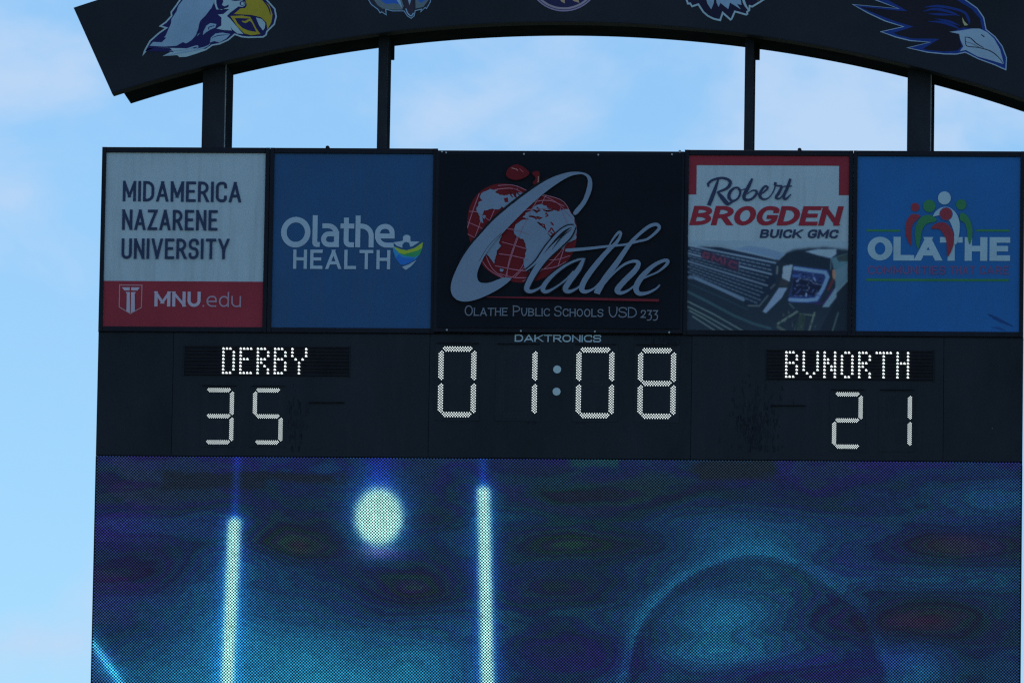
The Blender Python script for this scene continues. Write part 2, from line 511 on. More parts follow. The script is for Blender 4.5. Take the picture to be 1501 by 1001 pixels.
# ------------------------------------------------------------------ arched sign
low = [(163, 135), (295, 99.5), (400, 75), (555, 49.5), (680, 35), (800, 29), (900, 31), (1091, 52), (1330, 95.5), (1372, 107.6), (1440, 124), (1497, 140.6)]
pl = np.array([pz(x, y) for x, y in low])
Am = np.c_[2*pl[:, 0], 2*pl[:, 1], np.ones(len(pl))]
sol = np.linalg.lstsq(Am, (pl**2).sum(1), rcond=None)[0]
CX, CZ = sol[0], sol[1]
R0 = math.sqrt(sol[2]+CX*CX+CZ*CZ)
ang = lambda p: math.atan2(p[0]-CX, p[1]-CZ)
pin, pout = pz(163.3, 135), pz(107.8, 11.8)
R1 = math.hypot(pout[0]-CX, pout[1]-CZ)
A0i, A0o = ang(pin), ang(pout)
def arc_box(r0, r1, a0, a1, y0, y1, n=72, b0=None, b1=None):
    """a0,b0: end angles at the inner radius; a1,b1 at the outer"""
    v, f = [], []
    for k in range(n+1):
        t = k/n
        ai = a0 + (b0-a0)*t; ao = a1 + (b1-a1)*t
        for (r, a, y) in ((r0, ai, y0), (r1, ao, y0), (r1, ao, y1), (r0, ai, y1)):
            v.append((CX+r*math.sin(a), y, CZ+r*math.cos(a)+H0))
    for k in range(n):
        b = 4*k
        for j in range(4):
            f.append((b+j, b+4+j, b+4+(j+1) % 4, b+(j+1) % 4))
    f.append((0, 1, 2, 3)); e = 4*n; f.append((e+3, e+2, e+1, e))
    return v, f
arch = Thing('arched_sign', 'dark arched sign with bird and circle emblems along the top of the scoreboard', 'sign', (CX, 0.6, CZ+R0+H0))
arch.part('fascia', arc_box(R0, R1, A0i, A0o, 0.0, 0.28, b0=-A0i+.16/R0, b1=-A0o+.16/R0), M_arch)
ins = 0.15/R0
arch.part('rear_box', arc_box(R0+0.01, R1-0.1, A0i+ins, A0o+ins, 0.285, 1.32, b0=-A0i+.10/R0, b1=-A0o+.10/R0), M_black)
# thin trim along the lower and end edges of the fascia
arch.part('edge_trim', arc_box(R0-0.012, R0-0.001, A0i, A0i, -0.012, 0.27, b0=-A0i+.16/R0, b1=-A0i+.16/R0), M_frame)

# --- emblem: eagle head (left)
W_ = alb(86, 122, 156); NV = alb(15, 20, 66); GD = alb(92, 100, 36); WL = alb(74, 110, 148); FD = alb(17, 25, 36)
def zz(pts, Z): return Z(pts)
Ze = zoomer(200, 0, 6.823)
e = Art(0.0)
k = 1/6.823/100
outl = [(60, 565), (75, 510), (130, 410), (220, 330), (285, 285), (222, 268), (290, 220), (345, 160), (340, 125), (385, 65), (430, 0), (480, -90), (560, -190), (700, -290), (900, -350), (1080, -330),
        (1230, -220), (1310, 0), (1390, 90), (1405, 170), (1385, 250), (1310, 325), (1305, 355), (1270, 380), (1120, 385), (1050, 378), (985, 355), (920, 410), (830, 450), (760, 462), (700, 505), (600, 540), (500, 572), (430, 575), (410, 555), (260, 565),
        (350, 520), (330, 500), (180, 495), (110, 505)]
e.fill(Ze(outl), W_)
def shrink(pts, d):
    P = [np.array(p, float) for p in pts]; m = len(P); o = []
    ar = sum(P[i][0]*P[(i+1) % m][1]-P[(i+1) % m][0]*P[i][1] for i in range(m))
    s = 1 if ar > 0 else -1
    for i in range(m):
        a = P[i]-P[i-1]; b = P[(i+1) % m]-P[i]
        a /= np.linalg.norm(a); b /= np.linalg.norm(b)
        t = a+b; t /= max(1e-6, np.linalg.norm(t)); n = np.array((-t[1], t[0]))*s
        c = max(0.45, abs(float(n @ np.array((-a[1], a[0])))))
        o.append(tuple(P[i]+n*d/c))
    return o
e.fill(Ze(shrink(outl, 15)), NV)
# light feather masses
e.fill(Ze([(130, 462), (165, 425), (215, 420), (290, 365), (345, 240), (350, 195), (400, 120), (420, 60), (500, -40), (620, -150), (780, -200), (790, 0), (745, 95), (690, 165), (640, 235), (600, 340), (640, 330),
           (560, 420), (510, 445), (465, 425), (400, 462), (280, 470)]), WL)
e.fill(Ze([(190, 425), (260, 375), (300, 380), (255, 425)]), NV)
e.line(Ze([(745, 95), (700, 165), (640, 225), (615, 330), (560, 410), (470, 455), (400, 470)]), [.012, .03, .016, .02, .03, .012, .006], NV)
e.line(Ze([(740, 180), (660, 230), (640, 320), (600, 350)]), [.004, .018, .012, .004], NV)
e.fill(Ze([(665, 355), (670, 320), (700, 260), (740, 235), (800, 245), (790, 280), (740, 300), (700, 325)]), WL)
e.line(Ze([(720, 300), (730, 275), (780, 262)]), .013, NV)
e.fill(Ze([(735, 430), (745, 380), (790, 340), (860, 330), (940, 345), (900, 390), (830, 430), (780, 415)]), WL)
e.line(Ze([(750, 385), (820, 360), (930, 350)]), [.003, .012, .003], NV)
e.line(Ze([(330, 515), (480, 500), (600, 465), (610, 480), (560, 505)]), [.004, .02, .02, .015, .004], WL)
e.line(Ze([(275, 560), (440, 530), (600, 500), (700, 470), (740, 440)]), [.004, .02, .024, .016, .004], WL)
# face
e.fill(Ze([(790, -200), (800, 40), (815, 90), (850, 105), (920, 75), (925, 50), (880, 70), (855, 55), (870, 20), (850, -60), (1000, -10), (1060, 10), (1090, 30), (1085, 60), (1060, 75), (1020, 70), (940, 130), (905, 165), (935, 190), (1070, 345), (1010, 340), (960, 300), (940, 270), (955, 310), (870, 305), (800, 290),
           (850, 260), (850, 180), (815, 150), (870, 145), (930, 95), (800, 100), (780, 40)]), W_)
e.circle(Ze([(1058, 40)])[0], .038, .036, NV); e.circle(Ze([(1060, 42)])[0], .024, .024, W_)
e.line(Ze([(880, -60), (960, 0), (1060, 5)]), [.01, .03, .006], NV)
# beak
e.fill(Ze([(975, 145), (1040, 90), (1090, 85), (1105, 55), (1090, 10), (1100, -60), (1180, -90), (1260, 0), (1330, 60), (1362, 150), (1350, 230), (1310, 300), (1300, 230), (1250, 180), (1150, 155)]), GD)
e.line(Ze([(1240, -20), (1310, 60), (1335, 120), (1340, 160)]), [.006, .02, .016, .004], NV)
e.fill(Ze([(940, 165), (1060, 160), (1140, 175), (1200, 290), (1240, 345), (1150, 358), (1080, 340), (1010, 270)]), GD)
e.fill(Ze([(985, 185), (1130, 190), (1160, 240), (1200, 325), (1120, 310), (1060, 285), (1010, 235)]), NV)
e.line(Ze([(1055, 215), (1090, 225), (1130, 205), (1160, 230), (1180, 280)]), [.01, .03, .03, .018, .006], GD)
e.fill(Ze([(1195, 180), (1255, 195), (1290, 235), (1285, 285), (1265, 310), (1225, 255)]), W_)
e.part(arch, 'eagle_emblem')

# --- emblem: second (bird with grey ruff), only its lower edge is in frame
Z2 = zoomer(520, 0, 4.17)
e = Art(0.0)
GY = alb(52, 75, 95); BL = alb(22, 62, 140); WS = alb(72, 110, 150)
o2 = [(80, 0), (100, 32), (140, 62), (155, 85), (165, 78), (195, 98), (192, 62), (230, 72), (300, 72), (320, 102), (345, 118), (365, 102), (372, 70), (405, 62), (400, 80), (430, 52), (440, 58), (465, 15), (470, -60), (440, -160), (360, -240), (270, -270), (180, -240), (100, -160), (70, -60)]
e.fill(Z2(o2), WS)
e.fill(Z2(shrink(o2, 5)), alb(20, 30, 46))
e.fill(Z2([(110, -10), (140, 35), (170, 55), (230, 62), (290, 62), (300, 40), (280, -20)]), GY)
e.fill(Z2([(150, -20), (165, 10), (195, 28), (240, 22), (270, 30), (250, -30)]), BL)
e.fill(Z2([(235, -30), (290, 55), (280, 10), (262, -30)]), WS)
e.fill(Z2([(300, -60), (305, 20), (322, 80), (345, 96), (360, 70), (356, 0), (345, -60)]), alb(28, 30, 48))
e.line(Z2([(312, 55), (325, 85), (345, 100), (360, 82)]), .018, WS)
e.fill(Z2([(320, -20), (335, 35), (350, -20)]), WS)
e.fill(Z2([(372, 55), (420, 45), (450, 5), (440, -40), (370, -30)]), GY)
e.fill(Z2([(390, 10), (405, 20), (430, 5), (425, -30), (385, -30)]), BL)
e.part(arch, 'hawk_emblem')

# --- emblem: round badge in the middle
e = Art(0.0)
c = pz(827, -36)
BR = 0.545
for rr, colr in ((BR, alb(82, 92, 132)), (BR-.018, alb(34, 42, 74)), (BR-.03, alb(84, 94, 122)), (BR-.06, alb(20, 26, 62))):
    e.circle(c, rr, rr, colr, 56)
Z2 = zoomer(520, 0, 4.17)
e.fill(Z2([(1240, -30), (1262, 12), (1285, 24), (1282, -10), (1270, -40)]), alb(98, 100, 95))
e.fill(Z2([(1310, -30), (1335, 8), (1372, 20), (1365, -10), (1345, -40)]), alb(98, 100, 95))
e.fill(Z2([(1180, -100), (1240, -60), (1400, -60), (1440, -150), (1330, -250), (1200, -220)]), alb(88, 84, 60))
e.part(arch, 'round_emblem')

# --- emblem: falcon (right of the badge)
Z3 = zoomer(990, 0, 10.0)
e = Art(0.0)
o3 = [(150, 0), (175, 75), (210, 70), (240, 115), (330, 85), (400, 190), (470, 250), (560, 295), (665, 318), (700, 215), (805, 310), (835, 290), (880, 190), (1040, 235), (1070, 215), (1065, 185), (1095, 165), (1100, 110), (1130, 118), (1320, 0),
      (1400, -150), (1300, -400), (1000, -600), (600, -620), (250, -450), (120, -200)]
e.fill(Z3(o3), W_)
e.fill(Z3(shrink(o3, 26)), alb(14, 18, 42))
e.fill(Z3([(440, -50), (470, 60), (525, 145), (560, 60), (575, -50)]), WL)
e.fill(Z3([(590, -50), (605, 50), (635, 110), (660, 50), (775, 140), (800, 45), (960, 145), (905, 65), (970, 80), (950, -50)]), WL)
e.line(Z3([(990, -20), (1020, 70), (1070, 150)]), [.04, .035, .02], W_)
e.fill(Z3([(1150, -60), (1185, -10), (1215, 15), (1240, -20), (1300, -60)]), GD)
e.part(arch, 'falcon_emblem')

# --- emblem: raven head (right)
Zr = zoomer(1240, 0, 5.751)
e = Art(0.0)
RB = alb(14, 36, 100); RK = alb(13, 17, 30); RW = alb(80, 114, 152)
ro = [(48, 38), (435, 74), (230, 0), (60, -90), (300, -60), (500, -130), (760, -140), (960, -50), (1010, 0), (1110, 70), (1165, 150), (1185, 250), (1260, 310), (1320, 390), (1358, 490), (1352, 598), (1250, 552), (1120, 505), (1005, 448), (930, 464), (830, 462), (690, 448), (510, 406),
      (700, 360), (540, 350), (420, 320), (285, 270), (475, 228), (330, 185), (180, 115)]
e.fill(Zr(ro), RW)
e.fill(Zr(shrink(ro, 9)), RB)
ri = [(110, 60), (430, 92), (520, 98), (330, -10), (500, -60), (760, -80), (930, 0), (1060, 80), (1130, 160), (1150, 250), (990, 235), (880, 275), (950, 290), (960, 340), (975, 395), (940, 430), (830, 438), (690, 425), (650, 415), (790, 330), (560, 328), (440, 300), (400, 280), (570, 228), (420, 185), (300, 140)]
e.fill(Zr(ri), RK)
for pts in ([(660, 65), (770, 55), (900, 75), (1000, 110), (1035, 170), (1040, 210)], [(690, 120), (800, 125), (930, 130)], [(650, 100), (750, 80), (880, 105), (960, 140)], [(690, 185), (800, 190), (900, 220), (960, 250)], [(750, 160), (870, 185), (960, 220)]):
    e.line(Zr(pts), [.004]+[.036]*(len(pts)-2)+[.006], RB)
e.fill(Zr([(980, 150), (1000, 185), (1030, 215), (1000, 220), (985, 190)]), alb(95, 115, 100))
e.fill(Zr([(870, 272), (960, 262), (1060, 245), (1130, 245), (1190, 275), (1250, 330), (1300, 420), (1332, 545), (1250, 520), (1110, 480), (1010, 425), (960, 435), (990, 395), (965, 340), (955, 290)]), RW)
e.line(Zr([(1005, 320), (1010, 375), (1030, 395), (1120, 405), (1220, 435), (1290, 490), (1330, 545)]), [.012, .012, .012, .012, .014, .012, .006], RK)
e.line(Zr([(1000, 315), (1050, 325), (1100, 370), (1160, 405)]), [.008, .014, .014, .01], RK)
e.line(Zr([(1010, 355), (1060, 370), (1120, 400)]), .006, RK)
e.line(Zr([(1140, 295), (1168, 315)]), .014, RK)
e.part(arch, 'raven_emblem')

# ------------------------------------------------------------------ sponsor signs
def sign(name, label, x0, x1, fx0, fx1, fz0, fz1, face_mat, group='sponsor signs in the row above the score'):
    z0, z1 = ZB, ZT
    t = Thing(name, label, 'sign', ((x0+x1)/2, 0.15, z0+H0), group)
    t.part('cabinet', box(x0+.004, x1-.004, 0.012, 0.30, z0+.004, z1-.004), M_frame)
    t.part('face', box(fx0-.002, fx1+.002, 0.0, 0.011, fz0-.002, fz1+.002), face_mat)
    for (a, b, cc, dd) in ((x0, fx0, z0, z1), (fx1, x1, z0, z1)):
        t.part('frame_bar', bevbox(a+.001, b-.001, -0.035, 0.010, cc, dd), M_frame)
    for (cc, dd) in ((z0, fz0), (fz1, z1)):
        t.part('frame_bar', bevbox(fx0+.001, fx1-.001, -0.033, 0.010, cc+.001, dd-.001), M_frame)
    return t
FT, FB = 2.771, 0.184
gx = lambda a, b: (a+b)/2
WHITE = alb(90, 122, 150); INKB = alb(22, 36, 66)
RED = alb(78, 30, 46)
M_white = painted('sign_white', WHITE, 0.45, 0.06, 1.0, grime=0.22)
M_blue = painted('sign_blue', alb(8, 46, 90), 0.45, 0.10, 1.0, grime=0.20)
M_blue2 = painted('sign_bright_blue', alb(4, 60, 122), 0.45, 0.10, 1.0, grime=0.15)

# 1 university
t = sign('sponsor_sign', 'white sign with navy university name over a red band, leftmost in the row', XL, -3.616, -6.036, -3.679, FB, FT, M_white)
a = Art(0.0)
zr = pz(260, 412.4)[1]
a.rect(-6.0355, -3.6795, FB+.0005, zr, RED)
a.part(t, 'red_band')
a = Art(-0.0045)
zq = lambda x, y: pz(140+x/3.338, 200+y/3.338)
text(a, 'MIDAMERICA', zq(133, 318), zq(712, 324), .304, .135, INKB, gap=.105)
text(a, 'NAZARENE', zq(130, 458), zq(597, 462), .304, .135, INKB, gap=.105)
text(a, 'UNIVERSITY', zq(127, 600), zq(654, 602), .304, .135, INKB, gap=.105)
a.part(t, 'university_name')
a = Art(-0.0045)
LW = alb(100, 112, 145); LG = alb(88, 90, 120)
text(a, 'MNU', zq(288, 832), zq(514, 835), .225, .21, LW, gap=.12)
text(a, '.edu', zq(524, 834), zq(712, 836), .225, .10, LG, gap=.15)
a.part(t, 'web_address')
a = Art(-0.0045)
Zs = zoomer(165, 405, 14.3)
a.line(Zs([(150, 185), (618, 190), (605, 655), (375, 785), (140, 645)]), .015, alb(98, 84, 105), smooth=False, closed=True)
a.fill(Zs([(195, 232), (362, 234), (362, 300), (250, 300)]), LW); a.fill(Zs([(390, 234), (575, 234), (520, 302), (390, 300)]), LW)
a.fill(Zs([(275, 332), (362, 332), (368, 770), (290, 735), (300, 370)]), LW); a.fill(Zs([(388, 332), (490, 334), (465, 370), (470, 730), (384, 770)]), LW)
a.part(t, 'shield_emblem')

# 2 health
t = sign('sponsor_sign', 'dark blue sign with pale health lettering and small green and blue shield', -3.612, -1.135, -3.548, -1.202, FB, FT, M_blue)
a = Art(0.0)
zq = lambda x, y: pz(390+x/3.338, 200+y/3.338)
HW = alb(86, 118, 152)
text(a, 'O', zq(72, 544), zq(216, 544), .455, .18, HW, ell=True)
text(a, 'lathe', zq(226, 541), zq(628, 545), .47, .155, HW, gap=.04, ell=False)
text(a, 'HEALTH', zq(132, 648), zq(607, 651), .285, .165, HW, gap=.17)
a.part(t, 'lettering')
a = Art(0.0)
Zh = zoomer(560, 330, 12.5)
a.circle(Zh([(452, 235)])[0], .056, .045, HW)
a.fill(Zh([(385, 260), (520, 260), (525, 300), (690, 305), (560, 390), (515, 400), (500, 330), (450, 310), (400, 325), (370, 370), (375, 420), (270, 380), (205, 320), (380, 290)]), HW)
a.fill(Zh([(195, 380), (330, 440), (450, 465), (600, 420), (750, 315), (735, 430), (690, 540), (600, 640), (400, 735), (330, 720), (250, 610), (205, 480)]), alb(28, 92, 148))
a.fill(Zh([(200, 390), (330, 440), (450, 465), (600, 420), (750, 315), (738, 430), (690, 540), (600, 590), (430, 570), (330, 530)]), alb(28, 98, 72))
a.fill(Zh([(200, 390), (330, 440), (450, 465), (600, 420), (750, 315), (735, 420), (650, 470), (520, 505), (400, 535), (310, 510)]), alb(88, 122, 48))
a.fill(Zh([(250, 610), (300, 540), (390, 600), (600, 600), (560, 670), (400, 735), (330, 720)]), alb(20, 72, 150))
a.fill(Zh([(365, 770), (500, 715), (635, 640), (540, 750), (435, 825)]), HW)
a.part(t, 'shield_emblem')

# 3 centre banner
bx0, bz1 = pz(639.5, 220.5, -.07); bx1, _ = pz(1003.5, 222, -.07); _, bz0 = pz(820, 487, -.07)
t = Thing('school_banner', 'black banner with white script, red apple globe and school district name', 'banner', ((bx0+bx1)/2, 0.1, bz0+H0))
t.part('mounting_board', box(bx0, bx1, -0.055, 0.3, bz0, bz1), M_frame)
M_bn = painted('banner_black', alb(9, 15, 25), 0.75, 0.12, 0.8, 0.04, spec=0.1)
a = Art(-0.07)
fx0, fz1_ = pz(645, 226, -.07); fx1, _ = pz(999, 228, -.07); _, fz0_ = pz(820, 481, -.07)
t.part('banner_sheet', box(fx0, fx1, -0.070, -0.054, fz0_, fz1_), M_bn)
BK = alb(9, 15, 25); BW = alb(62, 88, 120); BRD = alb(56, 15, 25); BPK = alb(108, 76, 104)
Zb = zoomer(630, 210, 3.453, -.07)
u = 1/345.3
rl = random.Random(5)
def rough(pts, amp=5.0):
    o = []
    for p, q in zip(pts, pts[1:]+pts[:1]):
        L_n = math.hypot(q[0]-p[0], q[1]-p[1]); n_ = max(1, int(L_n/9))
        for k_i in range(n_):
            t_ = k_i/n_
            j_ = amp if k_i else amp*.3
            o.append((p[0]+(q[0]-p[0])*t_+rl.uniform(-j_, j_)*.6, p[1]+(q[1]-p[1])*t_+rl.uniform(-j_, j_)*.6))
    return o
apple = [(190, 420), (200, 330), (245, 255), (310, 215), (380, 205), (450, 222), (510, 252), (560, 262), (640, 282), (700, 328), (738, 395), (745, 470), (722, 560), (655, 640), (560, 690), (470, 707), (380, 690), (300, 650), (240, 580), (205, 500)]
a.fill(Zb(apple), BRD, smooth=True)
gl = .0085
lines = [[(200, 345), (240, 350), (300, 390), (370, 430)], [(192, 400), (250, 425), (320, 460)], [(192, 460), (240, 485), (290, 505)], [(250, 255), (215, 350), (190, 430)], [(262, 380), (235, 460), (205, 520)], [(330, 330), (300, 400), (255, 500)], [(345, 215), (430, 215), (520, 255)], [(330, 235), (420, 230), (500, 270)],
         [(360, 430), (440, 440), (500, 460)], [(365, 500), (420, 515), (490, 535)], [(350, 560), (420, 570), (500, 590)], [(330, 620), (430, 640), (520, 650)], [(350, 660), (430, 680), (520, 680)],
         [(560, 262), (480, 400), (420, 550), (380, 690)], [(590, 262), (560, 330), (480, 600), (410, 685)], [(560, 262), (640, 300), (720, 380)], [(575, 262), (680, 300), (740, 420)], [(470, 700), (600, 620), (700, 500)], [(430, 680), (540, 560), (580, 480)], [(390, 690), (400, 600), (440, 480)],
         [(255, 580), (300, 640), (380, 690)], [(280, 560), (320, 640), (390, 690)], [(560, 590), (640, 590), (710, 570)], [(560, 640), (640, 625), (690, 600)], [(510, 300), (600, 290), (680, 320)], [(480, 340), (560, 330), (620, 330)], [(660, 330), (700, 440), (650, 620)]]
for q in lines: a.line(Zb(q), gl, BPK, n=5)
a.fill(Zb(rough([(305, 232), (345, 238), (330, 250), (375, 268), (420, 256), (432, 275), (455, 270), (445, 295), (420, 300), (425, 325), (400, 335), (365, 322), (355, 335), (310, 333), (275, 342), (265, 365), (285, 368), (280, 385), (262, 372), (272, 405), (262, 402), (248, 365), (236, 335), (246, 300), (268, 292), (252, 272), (270, 248)])), BW)
a.fill(Zb([(375, 280), (395, 275), (398, 300), (380, 300)]), BRD)
a.fill(Zb(rough([(440, 252), (470, 250), (520, 268), (490, 290), (460, 300), (430, 290)])), BW)
for q in ([(400, 235), (430, 262), (445, 285)], [(435, 235), (450, 260), (480, 275)], [(460, 290), (480, 270), (470, 255)], [(400, 250), (420, 275)]): a.line(Zb(q), .016, BRD)
a.fill(Zb(rough([(430, 425), (445, 405), (470, 390), (510, 390), (545, 405), (580, 440), (600, 462), (625, 500), (600, 530), (565, 570), (540, 610), (500, 650), (482, 650), (475, 600), (490, 540), (478, 490), (440, 475), (425, 450)])), BW)
a.fill(Zb(rough([(470, 378), (485, 355), (510, 345), (520, 325), (560, 310), (590, 318), (600, 335), (650, 340), (700, 335), (728, 370), (742, 430), (742, 485), (700, 505), (670, 540), (640, 480), (640, 450), (610, 470), (590, 450), (560, 430), (520, 400), (500, 385)])), BW)
for q in ([(500, 372), (540, 385), (570, 378)], [(545, 400), (580, 415), (590, 440)], [(585, 375), (600, 368), (590, 355)], [(610, 400), (625, 415)], [(600, 450), (615, 430), (650, 470)], [(520, 340), (540, 350), (560, 345)], [(540, 325), (555, 335)], [(600, 330), (640, 330), (655, 345)], [(650, 455), (675, 440)], [(575, 335), (590, 345), (620, 345)]):
    a.line(Zb(rough(q, 9)), .018, BRD, smooth=False)
a.fill(Zb(rough([(365, 465), (350, 505), (362, 520), (340, 545), (333, 575), (325, 612), (318, 600), (300, 575), (280, 560), (300, 520), (335, 490)])), BW)
a.fill(Zb([(355, 635), (375, 640), (370, 652), (355, 650)]), BW)
for q in lines[:1]+lines[2:4]+lines[7:14]+lines[15:16]+lines[23:27]:
    a.line(Zb([(p[0]+2, p[1]+3) for p in q]), .0045, alb(84, 62, 86), n=5)
for _ in range(26):
    cx_, cy_ = rl.uniform(420, 520), rl.uniform(222, 290)
    if cy_ < 250-(520-cx_)*.25: continue
    a.fill(Zb([(cx_, cy_), (cx_+rl.uniform(5, 12), cy_+rl.uniform(-3, 3)), (cx_+rl.uniform(2, 8), cy_+rl.uniform(4, 9))]), BRD if rl.random() < .6 else BW)
# leaf and stem
a.fill(Zb([(388, 168), (398, 130), (438, 110), (478, 125), (505, 155), (470, 182), (425, 188)]), alb(54, 14, 24), smooth=True)
a.line(Zb([(415, 128), (440, 135), (445, 142)]), .012, alb(95, 80, 95)); a.line(Zb([(455, 132), (475, 150)]), .012, alb(85, 50, 65))
a.fill(Zb([(518, 152), (552, 145), (558, 185), (545, 218), (522, 205), (536, 180)]), alb(54, 14, 24), smooth=True)
a.line(Zb([(550, 170), (549, 200), (540, 215)]), .012, alb(95, 85, 90))
# big letter O sweep with a dark outline
O_ = [(740, 365), (728, 350), (775, 290), (798, 220), (800, 185), (785, 165), (755, 160), (700, 175), (620, 225), (545, 285), (480, 345), (420, 405), (372, 455), (330, 500), (280, 570), (247, 640), (241, 680), (256, 706), (300, 708), (350, 690), (378, 682), (412, 690), (350, 740), (260, 785), (190, 803), (140, 795), (110, 760), (112, 700),
      (150, 610), (200, 530), (260, 460), (330, 385), (420, 310), (520, 235), (600, 185), (680, 155), (740, 147), (790, 155), (818, 180), (822, 230), (800, 290), (770, 335)]
a.line(Zb([(150, 600), (200, 522), (260, 450), (330, 376), (420, 300), (520, 226), (600, 176)]), .03, BK)
a.fill(Zb(O_), BW, smooth=True, n=4)
a.line(Zb([(365, 455), (300, 520), (250, 600)]), .006, BK)
Zl = zoomer(755, 300, 5.5625, -.07)
s_ = 1/556.25
def pen(pts, col, extra=0):
    a.line(Zl([(p[0], p[1]) for p in pts]), [(p[2]+extra)*s_ for p in pts], col, n=7, ramp=1.5e-5)
L_l = [(488, 185, 10), (462, 215, 40), (420, 265, 58), (340, 340, 62), (250, 430, 54), (175, 530, 50), (118, 630, 46), (97, 690, 42), (130, 712, 28), (190, 690, 16), (232, 655, 12)]
L_l2 = [(92, 540, 10), (175, 470, 18), (260, 350, 24), (360, 235, 24), (430, 188, 22), (480, 180, 16)]
L_a = [(575, 447, 12), (520, 452, 16), (430, 490, 20), (340, 552, 26), (260, 630, 36), (228, 690, 38), (255, 714, 28), (320, 685, 16), (410, 620, 14), (480, 545, 12)]
L_a2 = [(560, 452, 24), (520, 530, 40), (445, 630, 44), (412, 690, 44), (440, 713, 30), (500, 690, 16), (550, 650, 12)]
L_t = [(745, 392, 8), (790, 300, 14), (845, 232, 22), (864, 245, 20), (830, 310, 28), (740, 400, 38), (640, 520, 44), (570, 620, 46), (545, 690, 44), (575, 714, 30), (640, 690, 16), (690, 640, 12)]
L_bar = [(412, 372, 18), (440, 376, 28), (600, 362, 24), (750, 345, 20), (900, 330, 18), (1000, 305, 20), (1080, 285, 20), (1150, 230, 24), (1178, 190, 26), (1150, 166, 28), (1090, 185, 28), (1000, 258, 28), (930, 335, 34), (830, 480, 44), (740, 600, 48), (680, 700, 52), (668, 730, 50)]
L_h = [(700, 690, 12), (780, 590, 16), (880, 500, 20), (965, 466, 24), (1008, 482, 34), (980, 540, 44), (890, 630, 46), (835, 700, 46), (865, 724, 30), (930, 700, 18), (1000, 640, 12)]
L_e = [(1040, 610, 12), (1100, 582, 14), (1170, 550, 16), (1235, 495, 24), (1245, 462, 28), (1200, 465, 28), (1120, 510, 34), (1030, 600, 46), (988, 680, 46), (1010, 728, 36), (1080, 724, 24), (1150, 690, 16), (1182, 658, 12)]
for q in (L_l2, L_l, L_a, L_a2): pen(q, BK, 22)
for q in (L_l2, L_l, L_a, L_a2, L_t, L_bar, L_h, L_e): pen(q, BW)
a.line(Zl([(305, 368), (380, 270), (462, 205)]), [.004, .018, .006], BK)
a.line(Zl([(790, 318), (830, 268)]), .010, BK)
a.line(Zb([(290, 781), (600, 786), (1160, 798)]), [.012, .032, .038], alb(62, 22, 36), smooth=False)
a.part(t, 'apple_globe_and_script', M_banner)
a = Art(-.0745)
zq = lambda x, y: pz(665+x/4.842, 435+y/4.842, -.07)
TX = alb(60, 80, 105)
for s, l, r in (('Olathe', (78, 136), (382, 136)), ('Public', (420, 137), (682, 140)), ('Schools', (714, 140), (1062, 145)), ('USD', (1100, 147), (1300, 150))):
    a = Art(-.0745)
    text(a, s, zq(*l), zq(*r), .155, .10, TX, gap=.10, serif=True, caps=.76, ell=True)
    a.part(t, 'district_name_word', M_banner)
a = Art(-.0745)
text(a, '233', zq(1328, 150), zq(1450, 152), .155, .10, TX, gap=.10)
a.part(t, 'district_name_word', M_banner)
for (px_, py_) in ((648, 222.5), (654, 224), (768, 226), (877, 227), (985, 226.5), (996.5, 222), (655, 483.5), (763.5, 485), (872, 486), (981, 487)):
    X, Z = pz(px_, py_, -.08)
    t.part('bolt', disc(X, Z, -0.084, -0.052, 0.014 if px_ != 996.5 else .02, 8), M_bolt)

# 4 car dealer
t = sign('sponsor_sign', 'white and red car dealer sign with a picture of a dark pickup grille', 2.499, 4.973, 2.563, 4.913, FB, FT, M_white)
Zg = zoomer(1005, 225, 6.127)
a = Art(0.0)
xa, xb = pz(1020.5, 300)[0], pz(1229.5, 300)[0]
zt = pz(1120, 242.8)[1]; zl = pz(1015, 285.2)[1]
RD2 = alb(76, 28, 44)
a.rect(2.5635, 4.9125, zt, FT-.0005, RD2)
a.rect(2.5635, xa, zl, zt, RD2); a.rect(xb, 4.9125, zl, zt, RD2)
a.part(t, 'red_border')
a = Art(0.0)
NK = alb(24, 36, 66); RT = alb(80, 27, 44)
zq = lambda x, y: pz(1005+x/6.127, 225+y/6.127)
text(a, 'BROGDEN', zq(32, 645), zq(1375, 650), .287, .29, RT, gap=.06, slant=.25, ell=True, flat=.70)
text(a, 'BUICK', zq(664, 760), zq(1035, 762), .128, .265, NK, gap=.12, slant=.2, flat=.82)
text(a, 'GMC', zq(1090, 762), zq(1362, 764), .128, .265, NK, gap=.12, slant=.2, flat=.82)
q_ = 1/612.7
def penr(pts):
    a.line(Zg([(p[0], p[1]) for p in pts]), [p[2]*1.12*q_ for p in pts], NK, n=7, ramp=1.5e-5)
